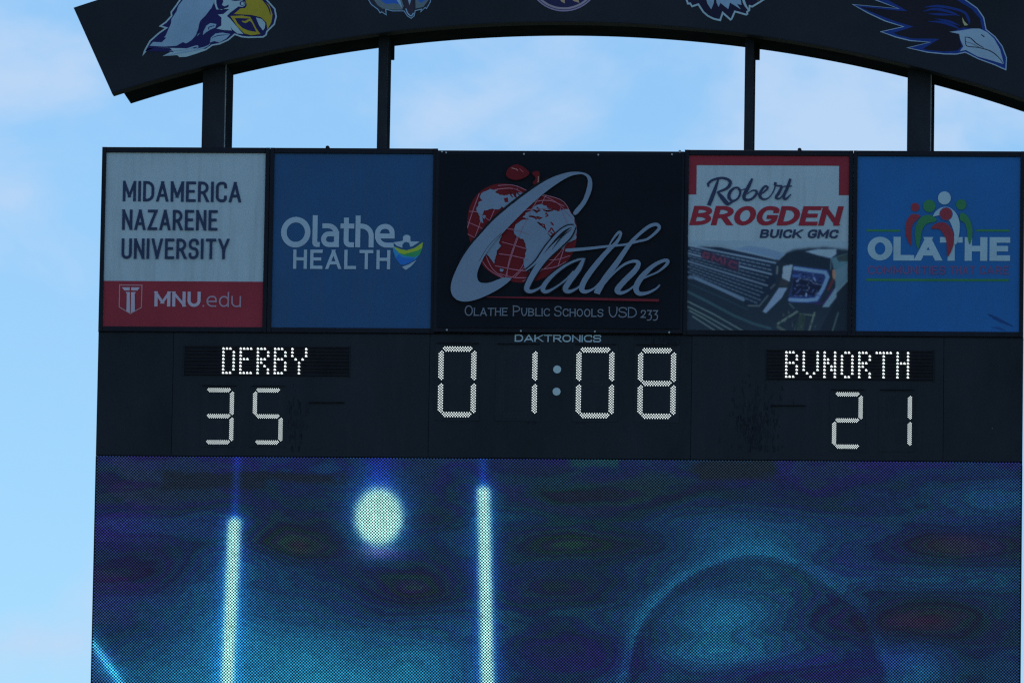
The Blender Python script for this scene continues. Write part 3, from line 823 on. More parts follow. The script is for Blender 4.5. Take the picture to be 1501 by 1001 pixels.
for q in ([(295, 232, 14), (262, 330, 28), (232, 410, 32), (208, 468, 30)],
          [(208, 302, 12), (205, 272, 20), (250, 238, 18), (320, 222, 18), (380, 236, 22), (402, 268, 26), (370, 315, 22), (285, 350, 12)],
          [(285, 345, 14), (325, 395, 32), (372, 450, 32), (395, 450, 20), (440, 425, 10)],
          [(442, 308, 16), (402, 345, 24), (390, 395, 26), (422, 428, 18), (470, 405, 16), (492, 350, 18), (472, 312, 16), (440, 310, 14)],
          [(470, 330, 8), (500, 330, 8), (540, 320, 8)],
          [(600, 228, 16), (565, 300, 28), (525, 385, 28), (540, 418, 22), (590, 412, 18), (632, 372, 20), (636, 340, 18), (600, 335, 10), (555, 365, 8)],
          [(636, 360, 10), (665, 365, 8), (700, 352, 12), (738, 312, 16), (715, 296, 16), (682, 335, 22), (668, 385, 24), (700, 414, 16), (752, 395, 10), (795, 330, 10), (812, 262, 16)],
          [(808, 262, 20), (800, 285, 12), (830, 292, 12), (862, 300, 18), (838, 355, 24), (812, 398, 20), (842, 408, 12), (880, 370, 8)],
          [(942, 230, 20), (915, 310, 24), (882, 385, 24), (900, 412, 18), (948, 368, 8)],
          [(868, 302, 8), (910, 296, 10), (956, 296, 8)]):
    penr(q)
a.part(t, 'lettering')

# picture of the pickup: drawn on a fine canvas, softened like a photo print
class Canvas:
    def __init__(self, x0, x1, y0, y1, st):
        self.xs = np.arange(x0, x1+st*.5, st); self.ys = np.arange(y0, y1+st*.5, st)
        self.X, self.Y = np.meshgrid(self.xs, self.ys)
        self.C = np.zeros(self.X.shape+(3,))
    def poly(self, pts, col, al=1.0):
        x, y = self.X, self.Y; ins = np.zeros(x.shape, bool); n = len(pts)
        for i in range(n):
            (xa, ya), (xb_, yb) = pts[i][:2], pts[(i+1) % n][:2]
            if ya == yb: continue
            c = ((ya > y) != (yb > y)) & (x < (xb_-xa)*(y-ya)/(yb-ya)+xa)
            ins ^= c
        self.C[ins] = self.C[ins]*(1-al)+np.array(col, float)*al
    def line(self, pts, wd, col, al=1.0):
        for (p, q) in zip(pts[:-1], pts[1:]):
            dx, dy = q[0]-p[0], q[1]-p[1]; L2 = dx*dx+dy*dy
            tt = np.clip(((self.X-p[0])*dx+(self.Y-p[1])*dy)/L2, 0, 1)
            dist = np.hypot(self.X-p[0]-tt*dx, self.Y-p[1]-tt*dy)
            m = np.clip((wd/2-dist)/4+.5, 0, 1)[..., None]*al
            self.C = self.C*(1-m)+np.array(col, float)*m
    def blur(self, n=1):
        for _ in range(n):
            P = np.pad(self.C, ((1, 1), (1, 1), (0, 0)), 'edge')
            self.C = (P[1:-1, 1:-1]*2+P[:-2, 1:-1]+P[2:, 1:-1]+P[1:-1, :-2]+P[1:-1, 2:])/6
cv = Canvas(12, 1456, 20, 826, 5.6)
cv.C[:] = (21, 36, 54)
cv.C += (np.clip((cv.Y-600)/250, 0, 1)*4)[..., None]
cv.poly([(0, 0), (1470, 0), (1470, 96), (1250, 74), (1100, 80), (960, 96), (890, 130), (830, 185), (780, 175), (560, 130), (300, 75), (0, 62)], (84, 116, 146))
cv.blur(8)
cv.poly([(560, 60), (700, 80), (890, 130), (830, 188), (700, 158), (560, 125), (420, 95)], (70, 102, 140))
cv.poly([(890, 130), (1000, 100), (1150, 100), (1290, 170), (1295, 270), (1100, 240), (960, 215), (840, 210), (830, 185)], (18, 32, 50))
cv.poly([(1070, 112), (1180, 92), (1345, 92), (1352, 130), (1300, 172), (1180, 145)], (88, 122, 158))
cv.blur(1)
cv.poly([(1300, 170), (1455, 120), (1455, 215), (1330, 290)], (52, 88, 112)); cv.poly([(1330, 290), (1455, 210), (1455, 370), (1350, 480)], (60, 94, 120))
cv.poly([(1350, 160), (1455, 125), (1455, 195), (1370, 200)], (34, 52, 62))
cv.poly([(1455, 380), (1455, 826), (1200, 826), (1340, 560), (1400, 430)], (18, 30, 46))
cv.poly([(12, 80), (300, 78), (790, 190), (830, 250), (800, 430), (680, 610), (560, 600), (520, 560), (12, 330)], (20, 36, 60))
for i in range(12):
    f_ = i/11
    p0 = (12, 62+f_*262); p1 = (800-f_*130, 215+f_*375)
    if i in (0, 3, 6):
        cv.line([p0, p1], 16, (80, 110, 142)); continue
    nseg = 17
    for j in range(nseg):
        t0 = (j+(.5 if i % 2 else 0))/nseg; t1 = t0+.66/nseg
        if t1 > 1: continue
        cv.line([(p0[0]+(p1[0]-p0[0])*t0, p0[1]+(p1[1]-p0[1])*t0), (p0[0]+(p1[0]-p0[0])*t1, p0[1]+(p1[1]-p0[1])*t1)], 11, (70, 98, 126))
cv.poly([(125, 105), (160, 108), (475, 205), (470, 290), (440, 290), (130, 165)], (34, 34, 62))
for q in ([(205, 140), (160, 125), (145, 160), (185, 180), (200, 165), (180, 158)], [(225, 200), (240, 150), (275, 200), (305, 172), (318, 228)], [(345, 175), (340, 235)], [(450, 222), (400, 200), (378, 235), (400, 255), (445, 262)]):
    cv.line(q, 14, (74, 44, 66))
cv.line([(475, 205), (470, 292)], 8, (60, 85, 110))
cv.line([(60, 345), (280, 440), (515, 548)], 30, (74, 106, 142)); cv.line([(20, 350), (60, 350)], 26, (60, 86, 118))
cv.line([(818, 250), (815, 310)], 18, (66, 84, 96)); cv.line([(795, 410), (760, 445)], 14, (66, 84, 96)); cv.line([(735, 510), (660, 602), (560, 600)], 14, (66, 86, 100))
cv.poly([(870, 242), (957, 228), (930, 385), (860, 350)], (92, 122, 158)); cv.poly([(860, 350), (930, 385), (905, 430), (830, 425)], (34, 44, 58))
cv.poly([(832, 440), (912, 435), (860, 530), (722, 668), (688, 655)], (82, 112, 150))
cv.poly([(960, 235), (1275, 272), (1292, 320), (1260, 430), (1200, 565), (1150, 578), (930, 568), (922, 510), (955, 400)], (26, 44, 90))
cv.poly([(965, 355), (1110, 350), (1230, 400), (1190, 505), (950, 505)], (16, 26, 52))
cv.line([(975, 262), (1120, 282), (1250, 298), (1272, 340), (1232, 440), (1172, 540), (1080, 550), (935, 545)], 34, (72, 110, 168))
cv.line([(1050, 360), (1120, 370), (1150, 400), (1220, 410)], 8, (70, 95, 140)); cv.line([(960, 330), (1060, 335)], 20, (40, 68, 130))
cv.line([(1080, 490), (1080, 510)], 16, (90, 125, 170)); cv.line([(1150, 350), (1160, 370)], 16, (80, 110, 170)); cv.line([(1105, 430), (1105, 445)], 10, (80, 105, 150))
cv.line([(1020, 320), (1060, 322)], 14, (18, 28, 66)); cv.line([(990, 490), (1030, 450)], 8, (50, 70, 130)); cv.line([(1130, 480), (1150, 450)], 8, (50, 70, 130))
cv.line([(1325, 285), (1330, 345)], 26, (118, 92, 88)); cv.line([(1320, 370), (1280, 450)], 26, (60, 36, 50))
cv.line([(1160, 580), (1240, 580), (1320, 450)], 10, (44, 30, 88))
cv.poly([(1350, 420), (1352, 520), (1285, 610), (1225, 610), (1300, 500)], (74, 108, 138))
cv.line([(12, 478), (200, 570), (430, 690), (600, 760), (760, 805)], 24, (34, 62, 80)); cv.line([(12, 400), (300, 520), (560, 640)], 10, (28, 50, 70))
for q in ([(12, 565), (250, 680), (510, 826)], [(12, 612), (200, 705), (420, 826)], [(30, 650), (150, 712), (340, 826)], [(60, 700), (260, 826)]): cv.line(q, 11, (74, 102, 112))
cv.line([(828, 762), (1000, 652)], 20, (66, 90, 96)); cv.line([(1020, 672), (1160, 685)], 14, (56, 78, 82)); cv.line([(1158, 660), (1110, 826)], 16, (66, 90, 92))
cv.line([(1045, 700), (1030, 826)], 60, (32, 50, 56)); cv.line([(830, 790), (890, 826)], 26, (52, 72, 78)); cv.line([(930, 580), (970, 620)], 14, (50, 70, 84))
cv.line([(1370, 660), (1320, 826)], 14, (46, 72, 80))
rt = random.Random(2)
for _ in range(60):                       # glints in the lamp and on the chrome
    x_, y_ = rt.uniform(970, 1210), rt.uniform(310, 520)
    cv.line([(x_, y_), (x_+rt.uniform(-22, 22), y_+rt.uniform(-10, 10))], rt.uniform(5, 11), rt.choice([(60, 86, 140), (14, 22, 48), (40, 60, 110), (86, 112, 158), (22, 34, 72)]), .8)
for _ in range(40):
    x_, y_ = rt.uniform(850, 1180), rt.uniform(640, 826)
    cv.line([(x_, y_), (x_+rt.uniform(-8, 8), y_+rt.uniform(8, 30))], rt.uniform(5, 9), rt.choice([(40, 60, 66), (20, 32, 44), (58, 80, 86)]), .7)
cv.line([(20, 60), (300, 72), (560, 124), (800, 182)], 8, (96, 130, 162), .8)
cv.line([(890, 130), (830, 188)], 7, (100, 132, 165), .8); cv.line([(1070, 112), (1180, 92), (1345, 92)], 6, (100, 134, 168), .7)
cv.line([(1300, 172), (1298, 270)], 9, (60, 88, 112)); cv.line([(1350, 480), (1455, 370)], 8, (88, 122, 146), .8)
cv.poly([(20, 150), (800, 330), (800, 430), (680, 610), (560, 600), (20, 330)], (12, 22, 38), .18)
cv.blur(2)
ny, nx = cv.X.shape
Zt = zoomer(1005, 350, 6.127)
v = []
zc0, zc1 = FB+.001, None
P0 = Zt([(cv.xs[0], 420), (cv.xs[-1], 420)])
xg = np.linspace(2.5635, 4.9125, nx)
zg = np.linspace(Zt([(700, cv.ys[0])])[0][1], FB+.0006, ny)
for z in zg:
    for x in xg: v.append((float(x), -0.0045, float(z)+H0))
f = []; inks = []
albC = np.clip(lin(cv.C)/ILL, .004, .85)
for j in range(ny-1):
    for i in range(nx-1):
        b = j*nx+i
        f.append((b+nx, b+nx+1, b+1, b)); inks.append(albC[j, i])
t.part('pickup_picture', (v, f), M_print, None, inks)

# 5 bright blue
x5r = pz(1501.5, 300)[0]
t = sign('sponsor_sign', 'bright blue sign with bold white town name below red, green and white people figures', 4.977, x5r, 5.037, 7.421, FB, FT, M_blue2)
a = Art(0.0)
zq = lambda x, y: pz(1240+x/3.513, 215+y/3.513)
CG = alb(28, 80, 62); CRd = alb(76, 34, 50); CW = alb(84, 120, 156); CP = alb(58, 52, 96)
a.line([zq(105, 432), zq(280, 434)], .034, CG, smooth=False); a.line([zq(672, 432), zq(843, 433)], .034, CG, smooth=False)
a.line([zq(105, 686), zq(838, 688)], .036, CG, smooth=False)
a.part(t, 'green_rules')
a = Art(0.0)
text(a, 'OLA', zq(111, 586), zq(490, 588), .350, .30, CW, gap=.04, ell=True, flat=.78)
text(a, 'THE', zq(483, 588), zq(845, 589), .350, .30, CW, gap=.09, ell=True, flat=.78)
a.part(t, 'town_name')
for s_w, l_, r__ in (('COMMUNITIES', 112, 512), ('THAT', 536, 662), ('CARE', 686, 838)):
    a = Art(0.0)
    text(a, s_w, zq(l_, 658), zq(r__, 659), .125, .17, CP, gap=.13)
    a.part(t, 'slogan_word')
a = Art(-0.0085)
Zc = zoomer(1310, 270, 8.338)
a.circle(Zc([(620, 172)])[0], .094, .098, CW); a.circle(Zc([(262, 284)])[0], .062, .064, CRd); a.circle(Zc([(436, 270)])[0], .09, .094, CG); a.circle(Zc([(826, 252)])[0], .076, .078, CG)
a.fill(Zc([(478, 400), (510, 340), (570, 295), (640, 280), (710, 305), (770, 370), (803, 460), (806, 560), (790, 660), (760, 740), (730, 700), (740, 620), (720, 540), (680, 450), (620, 400), (560, 385), (500, 395)]), CW, smooth=True)
a.fill(Zc([(325, 390), (270, 370), (210, 378), (165, 440), (145, 520), (150, 620), (175, 700), (210, 750), (215, 640), (215, 560), (235, 490), (270, 450)]), CRd, smooth=True)
a.fill(Zc([(520, 425), (460, 385), (400, 380), (330, 410), (285, 480), (262, 580), (268, 700), (300, 790), (325, 700), (340, 600), (370, 520), (420, 480), (510, 460)]), CG, smooth=True)
a.fill(Zc([(815, 360), (870, 365), (920, 420), (955, 510), (962, 610), (930, 740), (905, 650), (895, 560), (870, 480), (815, 440)]), CG, smooth=True)
a.circle(Zc([(640, 368)])[0], .098, .10, alb(17, 60, 122)); a.circle(Zc([(640, 368)])[0], .09, .093, CRd)
a.fill(Zc([(455, 545), (500, 495), (570, 470), (640, 480), (700, 540), (735, 630), (735, 720), (700, 830), (655, 890), (650, 780), (640, 680), (600, 600), (560, 555), (500, 548)]), CRd, smooth=True)
a.part(t, 'people_emblem')
a = Art(0.0)
a.line([zq(732, 862), zq(780, 888), zq(862, 926)], [.012, .05, .008], alb(13, 42, 92))
a.line([zq(750, 930), zq(790, 935), zq(820, 948)], [.006, .03, .006], alb(14, 48, 104))
a.part(t, 'scuff_mark')

for (px_, nm) in ((480, 'small black lug on the top edge above the health sign'), (1172, 'small black lug on the top edge above the car dealer sign')):
    X, _ = pz(px_, 218)
    o = link_mesh('mounting_lug', *disc(X, ZT+.012, 0.0, .06, .03, 10), M_black); o['label'] = nm; o['category'] = 'lug'

# ------------------------------------------------------------------ scoreboard
sb = Thing('scoreboard', 'dark scoreboard with lit clock digits, team names and scores between the signs and video screen', 'scoreboard', ((XL+XR)/2, .15, SB+H0))
xs = [XL+.0, pz(253, 570)[0], pz(629, 570)[0], pz(1013.5, 570)[0], pz(1383, 570)[0], XR]
for i in range(5):
    sb.part('cabinet_panel', bevbox(xs[i]+.0025, xs[i+1]-.0025, 0.0, 0.30, SB+.004, ZB-.006, .004), M_board if i % 2 else M_board2)
sb.part('top_rail', bevbox(XL+.0, XR, -.02, .29, ZB-.005, ZB-.0012, .001), M_frame)
sb.part('back_panel', box(XL+.01, XR-.01, 0.302, .34, SB+.01, ZB-.01), M_black)

LED = .0104
def led_geo(pts, r, y, geo=None, tri=False):
    v, f = geo if geo else ([], [])
    for (x, z) in pts:
        b = len(v)
        if tri: sh = ((-1.0, -.85), (1.05, -.85), (1.0, -.25), (.15, .95), (-.45, .95), (-1.0, .2))
        else: sh = ((-1, 0), (0, -1), (1, 0), (0, 1))
        n = len(sh)
        for (dx, dz) in sh: v.append((x+dx*r, y, z+dz*r+H0))
        for (dx, dz) in sh: v.append((x+dx*r, y+.012, z+dz*r+H0))
        f.append(tuple(range(b, b+n)))
        for k in range(n): f.append((b+k, b+n+k, b+n+(k+1) % n, b+(k+1) % n))
    return v, f

SEG = {'0': 'abcdef', '1': 'bc', '2': 'abdeg', '3': 'abcdg', '5': 'acdfg', '8': 'abcdefg'}
def digit(ch, px_, py_, s):
    """px_,py_: photo point of the top left corner of the segment centre lines"""
    X, Z = pz(px_, py_)
    p = .0378*s; q = .0196*s
    wd, ht = .482*s, .968*s
    plate = sb.part('digit', bevbox(X-.09*s, X+wd+.09*s, -.006, -.0005, Z-ht-.09*s, Z+.09*s, .002), M_board)
    # a thin sun visor above
    sb.part('visor', box(X-.07*s, X+wd+.07*s, -.03, -.0065, Z+.082*s, Z+.09*s), M_lip, plate)
    hz = []
    for row, (n0, cnt) in enumerate(((.5, 11), (0, 12), (.5, 11), (1, 10))):
        for k in range(cnt): hz.append(((n0+k)*p-5.5*p, (1.5-row)*q))
    vt = [(y_, x_) for (x_, y_) in hz]
    m = ht/2
    cen = {'a': (wd/2, 0), 'g': (wd/2, -m), 'd': (wd/2, -ht), 'f': (0, -m/2), 'b': (wd, -m/2), 'e': (0, -1.5*m), 'c': (wd, -1.5*m)}
    for sg in 'abcdefg':
        if sg in SEG[ch]: continue
        cx, cz = cen[sg]
        base = hz if sg in 'agd' else vt
        g = led_geo([(X+cx+a_, Z+cz+b_) for a_, b_ in base], .0088*s, -.009)
        sb.part('segment', g, M_unlit, plate)['kind'] = 'stuff'
    for sg in SEG[ch]:
        cx, cz = cen[sg]
        base = hz if sg in 'agd' else vt
        g = led_geo([(X+cx+a_, Z+cz+b_) for a_, b_ in base], .0088*s+.0006, -.010)
        sb.part('segment', g, M_white_led, plate)['kind'] = 'stuff'

digit('0', 646.9, 511.5, 1.0)
digit('1', 736.3, 512.3, 1.0)
digit('0', 848.9, 513.0, 1.0)
digit('8', 939.3, 513.9, 1.0)
zs = lambda x, y: (130+x/3.002, 475+y/3.0)
digit('3', *zs(517, 290), .795)
digit('5', *zs(733, 291), .795)
digit('2', 1000+669/2.996, 475+308/2.996, .795)
digit('1', 1000+885/2.996, 475+309/2.996, .795)
for (px_, py_) in ((816.7, 541.5), (815.9, 574.0)):
    X, Z = pz(px_, py_)
    sb.part('colon_dot', disc(X, Z, -.012, -.001, .058, 22), M_lens)

FONT = {'D': (4, ['0123', '0123'][:0] or [(0, 1, 2)]+[(0, 3)]*6+[(0, 1, 2)]),
        'E': (4, [(0, 1, 2, 3), (0,), (0,), (0, 1, 2), (0,), (0,), (0,), (0, 1, 2, 3)]),
        'R': (4, [(0, 1, 2), (0, 3), (0, 3), (0, 1, 2), (0, 1), (0, 2), (0, 3), (0, 3)]),
        'B': (4, [(0, 1, 2), (0, 3), (0, 3), (0, 1, 2), (0, 3), (0, 3), (0, 3), (0, 1, 2)]),
        'Y': (5, [(0, 4), (0, 4), (0, 4), (1, 3), (2,), (2,), (2,), (2,)]),
        'V': (5, [(0, 4)]*6+[(1, 3), (2,)]),
        'N': (4, [(0, 3), (0, 3), (0, 1, 3), (0, 1, 3), (0, 2, 3), (0, 2, 3), (0, 3), (0, 3)]),
        'O': (4, [(1, 2)]+[(0, 3)]*6+[(1, 2)]),
        'T': (5, [(0, 1, 2, 3, 4)]+[(2,)]*7),
        'H': (4, [(0, 3)]*3+[(0, 1, 2, 3)]+[(0, 3)]*4)}
def name_display(word, rect, start, pitch):
    (x0p, y0p, x1p, y1p) = rect
    X0, Zt_ = pz(x0p, y0p); X1, Zb_ = pz(x1p, y1p)
    _, Zt2 = pz((x0p+x1p)/2, (y0p)); _, Zb_ = pz((x0p+x1p)/2, y1p)
    back = sb.part('team_name_display', box(X0, X1, -.005, -.0005, Zb_, Zt2), M_slot)
    SX, SZ = pz(*start)
    for k in range(9):
        z = SZ+pitch*.5 - k*pitch
        sb.part('slat', box(X0+.01, X1-.01, -.022, -.0055, z-.004, z+.004), M_slat, back)
    for (a0, a1, b0, b1) in ((X0-.012, X0-.001, Zb_-.012, Zt2+.012), (X1+.001, X1+.012, Zb_-.012, Zt2+.012)):
        sb.part('display_rim', box(a0, a1, -.014, -.0006, b0, b1), M_board2, back)
    c0 = 0
    for ch in word:
        wd, rows = FONT[ch]
        pts = [(SX+(c0+c)*pitch*.992, SZ-r_i*pitch) for r_i, row in enumerate(rows) for c in row]
        sb.part('led_letter', led_geo(pts, .0158, -.024, tri=True), M_white_led, back)['kind'] = 'stuff'
        c0 += wd+1+(0)
name_display('DERBY', (271, 507.5, 511.5, 551), (328, 511), .0512)
name_display('BVNORTH', (1124, 513, 1368, 557.5), (1153, 516.5), .0512)

a = Art(0.0)
text(a, 'DAKTRONICS', pz(754.5, 500.8), pz(881, 501.8), .108, .17, alb(88, 122, 162), gap=.14)
a.part(sb, 'maker_name')
# small fittings on the panels: tag marks, dark shutters, a speck
for (x0p, x1p, yp) in ((452, 505, 589.5), (1130, 1181, 594)):
    X0, Z = pz(x0p, yp); X1, _ = pz(x1p, yp)
    sb.part('visor', box(X0, X1, -.03, -.0005, Z-.006, Z+.006), M_lip)
for (x0p, yp) in ((773, 619), (782, 619.4), (845, 620), (853, 620.3)):
    X0, Z = pz(x0p, yp)
    sb.part('tag_mark', box(X0, X0+.05, -.004, -.0005, Z-.008, Z+.008), M_frame)
for (px_, py_) in ((1454.5, 628), (150, 495), (150, 655), (620, 655), (1020, 505), (1490, 660), (493, 660), (690, 655)):
    X, Z = pz(px_, py_)
    sb.part('rivet', disc(X, Z, -.008, -.0005, .008, 6), M_edge if px_ == 1454.5 else M_frame)
# scrubbed dark patches where cabinets were handled: irregular stains
M_stain = painted('dark_stain', alb(14, 22, 33), 0.8, 0.25, 4.0, spec=0.08)
def stain(cx, cy, w_, h_, n, seed):
    rnd = random.Random(seed); v, f = [], []
    for k in range(n):
        x, y = cx+rnd.gauss(0, w_/2.4), min(cy+rnd.gauss(0, h_/2.4), 653)
        l = rnd.uniform(3, 11); th = rnd.uniform(.6, 1.6)
        p = [pz(x, y), pz(x+th, y), pz(x+th+rnd.uniform(-2, 2), y+l), pz(x+rnd.uniform(-1, 1), y+l)]
        b = len(v); yy = -.0012-.00002*k
        v += [(q[0], yy, q[1]+H0) for q in p]; f.append((b+3, b+2, b+1, b))
    o = sb.part('stain', (v, f), M_stain)
    o['kind'] = 'stuff'
stain(1108, 618, 42, 62, 260, 3); stain(432, 612, 18, 50, 90, 5); stain(978, 495, 30, 8, 60, 8)

# ------------------------------------------------------------------ video screen
vs_ = Thing('video_screen', 'large LED video screen showing glowing blue light bars, a ball and an arc', 'screen', ((XL+XR)/2, .2, SCR_B+H0))
vs_.part('housing', box(XL+.003, XR-.003, 0.02, .45, SCR_B, SB-.004), M_black)
vs_.part('module_face', box(XL+.001, XR-.001, .004, .018, SCR_B+.002, SB-.006), painted('module_black', (0.016, 0.02, 0.026), .7, .1, 3.0, spec=.15))

rng = np.random.default_rng(4)
def vnoise(x, y, sx, sy, seed, oct=4):
    tot = np.zeros_like(x); amp = 1.0; s = 0
    for o_ in range(oct):
        r = np.random.default_rng(seed*17+o_)
        g = r.random((64, 64))
        u = (x/sx*(2**o_)) % 63; v_ = (y/sy*(2**o_)) % 63
        i = np.floor(u).astype(int); j = np.floor(v_).astype(int)
        fu = u-i; fv = v_-j; fu = fu*fu*(3-2*fu); fv = fv*fv*(3-2*fv)
        i1 = (i+1) % 64; j1 = (j+1) % 64
        tot += amp*((g[j, i]*(1-fu)+g[j, i1]*fu)*(1-fv)+(g[j1, i]*(1-fu)+g[j1, i1]*fu)*fv)
        s += amp; amp *= .5
    return tot/s
def screen_rgb(x, y):
    """what the screen shows, as sRGB-like values 0..255; x,y in photo points"""
    xa, ya = x, y
    x = x + (vnoise(x, y, 150, 70, 11, 2)-.5)*34
    y = y + (vnoise(xa, y, 170, 60, 12, 2)-.5)*22
    ty = np.clip((y-670)/330, 0, 1)
    def G_(cx, cy, rx, ry, p=2): return np.exp(-((np.abs(x-cx)/rx)**p+(np.abs(y-cy)/ry)**p))
    F = .17+.06*ty
    for (cx, cy, rx, ry, k) in ((470, 1010, 170, 95, .52), (330, 900, 80, 120, .22), (640, 1010, 70, 90, .22), (200, 985, 110, 50, .16), (190, 885, 70, 26, .07), (230, 775, 120, 18, .10), (560, 690, 170, 60, .04), (680, 800, 40, 90, .08),
                                (1085, 915, 150, 85, .24), (1060, 900, 55, 24, .10), (1035, 950, 80, 18, .10), (1110, 782, 170, 38, .20), (1455, 735, 80, 30, .22), (1390, 848, 130, 16, .14), (1335, 990, 50, 46, .22), (1460, 980, 60, 40, .06),
                                (440, 798, 58, 26, -.17), (600, 866, 85, 30, -.20), (860, 800, 120, 18, -.13), (850, 862, 90, 30, -.13), (880, 960, 110, 30, -.15), (1395, 798, 72, 14, -.24), (1350, 912, 90, 30, -.24), (1215, 912, 70, 22, -.07), (1180, 995, 120, 18, -.15),
                                (190, 830, 100, 24, -.07), (200, 868, 70, 10, -.05), (650, 760, 36, 20, -.08), (760, 720, 300, 20, -.03)):
        F = F + k*G_(cx, cy, rx, ry)
    F = F*(.90+.2*vnoise(x, y, 90, 26, 9, 3)) + (vnoise(x, y, 150, 40, 3, 5)-.5)*.20
    # the bow: bright ridge falling off slowly outside, sharply inside
    arc = crom([(898, 1075), (912, 1010), (928, 945), (955, 893), (1005, 848), (1060, 822), (1105, 812), (1160, 824), (1215, 857), (1258, 895), (1284, 945), (1300, 1005), (1306, 1075)], False, 6)
    best = np.full(x.shape, 1e9); side = np.zeros_like(x)
    xw, yw = xa*.8+x*.2, ya*.8+y*.2
    for p, q in zip(arc[:-1], arc[1:]):
        dx, dy = q-p; tt = np.clip(((xw-p[0])*dx+(yw-p[1])*dy)/(dx*dx+dy*dy), 0, 1)
        d = np.hypot(xw-p[0]-tt*dx, yw-p[1]-tt*dy); m = d < best
        side = np.where(m, (xw-p[0])*dy-(yw-p[1])*dx, side); best = np.where(m, d, best)
    sgn = np.where(side > 0, best, -best)              # positive outside the bow
    fade = .72+.28*np.clip((1150-xa)/200, -1, 1)
    F = F + fade*(.11*np.exp(-((sgn-5)/10)**2)+.10*np.exp(-np.clip(sgn, 0, None)/34)*(sgn > 0)-.05*np.exp(-((sgn+10)/8)**2))
    F = np.clip(F, 0, 1)
    st = np.array([0, .06, .14, .24, .36, .52, .72, 1.0])
    cs = np.array([(20, 24, 40), (14, 25, 40), (9, 21, 44), (8, 29, 60), (11, 44, 80), (15, 70, 108), (22, 98, 134), (40, 132, 162)], float)
    C = np.stack([np.interp(F, st, cs[:, k]) for k in range(3)], -1)
    K = F*120+4*vnoise(xa, ya, 60, 40, 71, 3)
    pat = .25+1.0*vnoise(xa, ya, 120, 60, 72, 2)
    b = np.sin(K); b2 = np.sin(K*.5+1.0+5*vnoise(x, y, 200, 90, 31, 2))
    am = np.clip(1.05-F*1.3, .15, 1)*pat
    b = np.sign(b)*np.abs(b)**.6
    C[..., 1] += am*(7.5*b+3*b2); C[..., 0] += am*(6*np.clip(-b, 0, 1)+4*b2*(b2 > 0)); C[..., 2] += am*(-7*np.clip(b, 0, 1)-12*np.clip(-b2, 0, 1))
    C *= (1-.11*pat*np.clip(np.sin(K*1.0+1.9), 0, 1)**3)[..., None]
    tb = np.exp(-((ya-672)/30)**2); C[..., 2] += 12*tb; C[..., 0] += 2*tb
    vio = np.clip((vnoise(xa, ya, 170, 60, 81, 3)-.46)*5, 0, 1)*np.clip(1-F*2.6, 0, 1)
    vio = vio + .9*G_(1190, 985, 120, 24)+.7*G_(900, 975, 90, 30)+.6*G_(1310, 965, 60, 22)+.5*G_(150, 770, 60, 60)+.5*G_(1250, 830, 60, 20)
    C += np.clip(vio, 0, 1)[..., None]*np.array((5, -6, 14))
    grn = np.clip((vnoise(xa, ya, 140, 50, 82, 3)-.52)*5, 0, 1)*np.clip(1-F*1.6, 0, 1)
    C += grn[..., None]*np.array((-2, 7, 0))
    lft = np.exp(-((xa-135)/110)**2)*(vnoise(x, y, 70, 30, 41, 2) > .5); C[..., 0] += 9*lft; C[..., 2] += 8*lft
    x, y = xa*.6+x*.4, ya*.6+y*.4
    def mix(m, col):
        m = np.clip(m, 0, 1)[..., None]; C[:] = C*(1-m)+np.array(col, float)*m
    blo = lambda x0, x1, y0, y1: 1/(1+np.exp(-(np.minimum(np.minimum(x-x0, x1-x)/2.5, np.minimum(y-y0, y1-y)/1.2))))
    x, y = x+(vnoise(xa, ya, 22, 40, 61, 3)-.5)*44, y+(vnoise(xa, ya, 40, 30, 62, 3)-.5)*16
    mix(.95*blo(250, 392, 694, 719), (13, 18, 30)); mix(.95*blo(345, 496, 691, 705), (13, 18, 30))
    mix(.92*blo(1018, 1142, 674, 692), (14, 20, 28)); mix(.9*blo(1030, 1132, 688, 703), (14, 20, 28)); mix(.7*blo(822, 900, 666, 681), (13, 52, 50))
    mix(.6*G_(1350, 912, 46, 13, 3), (38, 14, 44)); mix(.35*G_(440, 800, 16, 9, 3), (40, 30, 36)); mix(.35*G_(1395, 797, 40, 8, 3), (30, 24, 42))
    # beam in the lower left corner
    dl = np.abs((xa-133)*0.82-(ya-938)*0.572)
    m = np.exp(-(dl/5.5)**2)*(xa < 230); C += (m*.75)[..., None]*np.array((44, 95, 100)); C += (np.exp(-(dl/17)**2)*(xa < 240))[..., None]*np.array((4, 30, 44))
    return C
def screen_lights(x, y):
    """the bright bars and ball, kept crisp"""
    L_ = np.zeros(x.shape+(3,)); A_ = np.zeros(x.shape)
    for (xt, xb_, yt) in ((343.5, 333.5, 768), (709, 714.5, 722)):
        cx = xt+(xb_-xt)*(y-yt)/(1001-yt)
        dx = np.abs(x-cx); dy = np.clip(yt-y, 0, None)
        dd = np.hypot(dx, dy)
        core = .97/(1+np.exp((dd-9.2)/2.0))
        glow = np.exp(-(dd/18)**2)*.58+np.exp(-dd/38)*.20
        streak = np.exp(-(dx/6.5)**2)*(y < yt)*.5
        L_ += glow[..., None]*np.array((6, 52, 120))+streak[..., None]*np.array((6, 26, 95))
        A_ = np.maximum(A_, core)
    dd = np.sqrt(((x-555)/36.5)**2+((y-757)/43.5)**2)
    core = 1/(1+np.exp((dd-.96)/.085))
    glow = np.exp(-(dd/1.28)**2)*1.0
    L_ += glow[..., None]*np.array((6, 60, 120))
    L_ += (np.exp(-((x-555)/24)**2)*(y < 757)*.36)[..., None]*np.array((6, 14, 100))
    L_ += (np.exp(-((x-556)/30)**2-((y-808)/10)**2))[..., None]*np.array((44, 26, 36))
    A_ = np.maximum(A_, core)
    return L_, A_
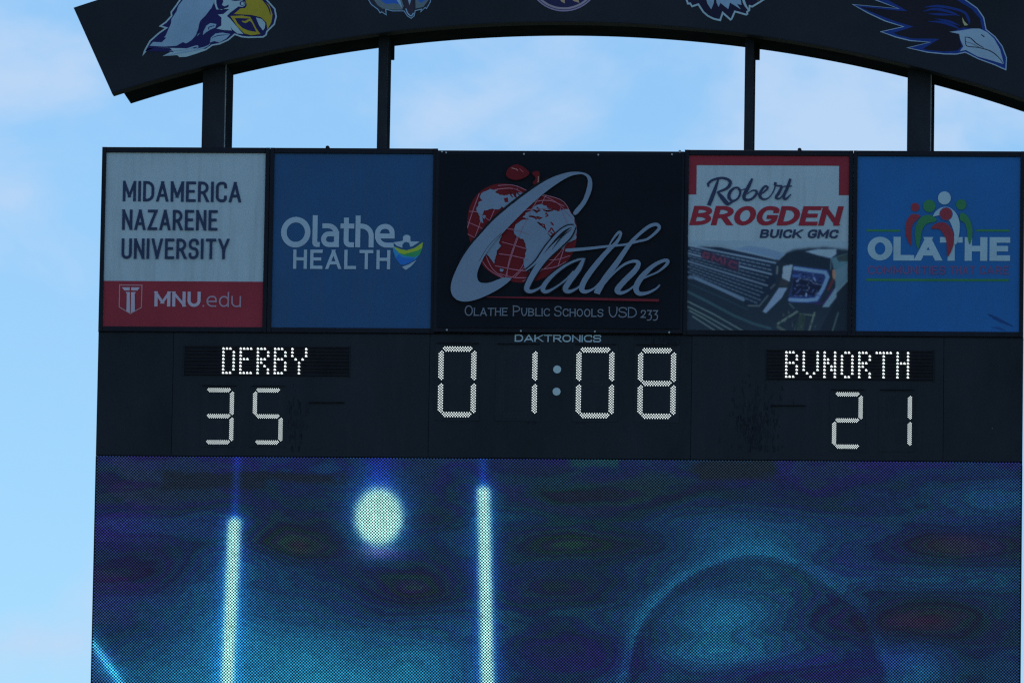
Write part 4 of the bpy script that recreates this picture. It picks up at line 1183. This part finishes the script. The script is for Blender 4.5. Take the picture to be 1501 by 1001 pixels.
px_m = .04545; rz_m = .0223
nc = int((XR-XL-.02)/px_m); nr = int((SB-SCR_B-.03)/rz_m)
x_off = (XR-XL-nc*px_m)/2
cols, rows = np.meshgrid(np.arange(nc), np.arange(nr))
LX = XL+x_off+px_m*(cols+.25+.5*(rows % 2)); LZ = SB-.018-rz_m*rows
LXf, LZf = LX.ravel(), LZ.ravel()
PX, PY = prj_np(LXf, LZf)
C = screen_rgb(PX, PY); C = np.clip(C, 6, 255)
Lg, Aa = screen_lights(PX, PY)
C = np.clip(C+Lg, 0, 235)
core = np.array((146, 190, 188))*(.93+.14*vnoise(PX, PY, 14, 20, 21, 2))[:, None]
C = C*(1-Aa[:, None])+core*Aa[:, None]
C = C*(1+.12*(vnoise(PX, PY, 7, 3, 51, 2)-.5))[:, None]
avg = lin(np.clip(C*np.array((1.06, 1.12, 1.08)), 0, 255))
FILLF = 0.385
emis = avg/FILLF*rng.normal(1, .12, (len(avg), 1)).clip(.7, 1.3)
hx, hz_ = .0112, .0092
nL = len(LXf)
V = np.zeros((nL, 4, 3))
for k_, (sx_, sz_) in enumerate(((-1, -1), (1, -1), (1, 1), (-1, 1))):
    V[:, k_, 0] = LXf+sx_*hx; V[:, k_, 1] = 0.0; V[:, k_, 2] = LZf+sz_*hz_+H0
V -= np.array(vs_.loc)
me = bpy.data.meshes.new('led_pixels')
me.vertices.add(nL*4); me.vertices.foreach_set('co', V.ravel())
me.loops.add(nL*4); me.loops.foreach_set('vertex_index', np.arange(nL*4))
me.polygons.add(nL); me.polygons.foreach_set('loop_start', np.arange(nL)*4)
me.update(calc_edges=True)
at_ = me.color_attributes.new('ink', 'FLOAT_COLOR', 'CORNER')
at_.data.foreach_set('color', np.repeat(np.c_[emis, np.ones(nL)], 4, axis=0).ravel())
me.materials.append(M_video_led)
lo = bpy.data.objects.new('led_pixels', me); COL.objects.link(lo); lo.parent = vs_.o; lo['kind'] = 'stuff'
print('leds', nL, 'R0', R0, 'CX', CX, 'depth')
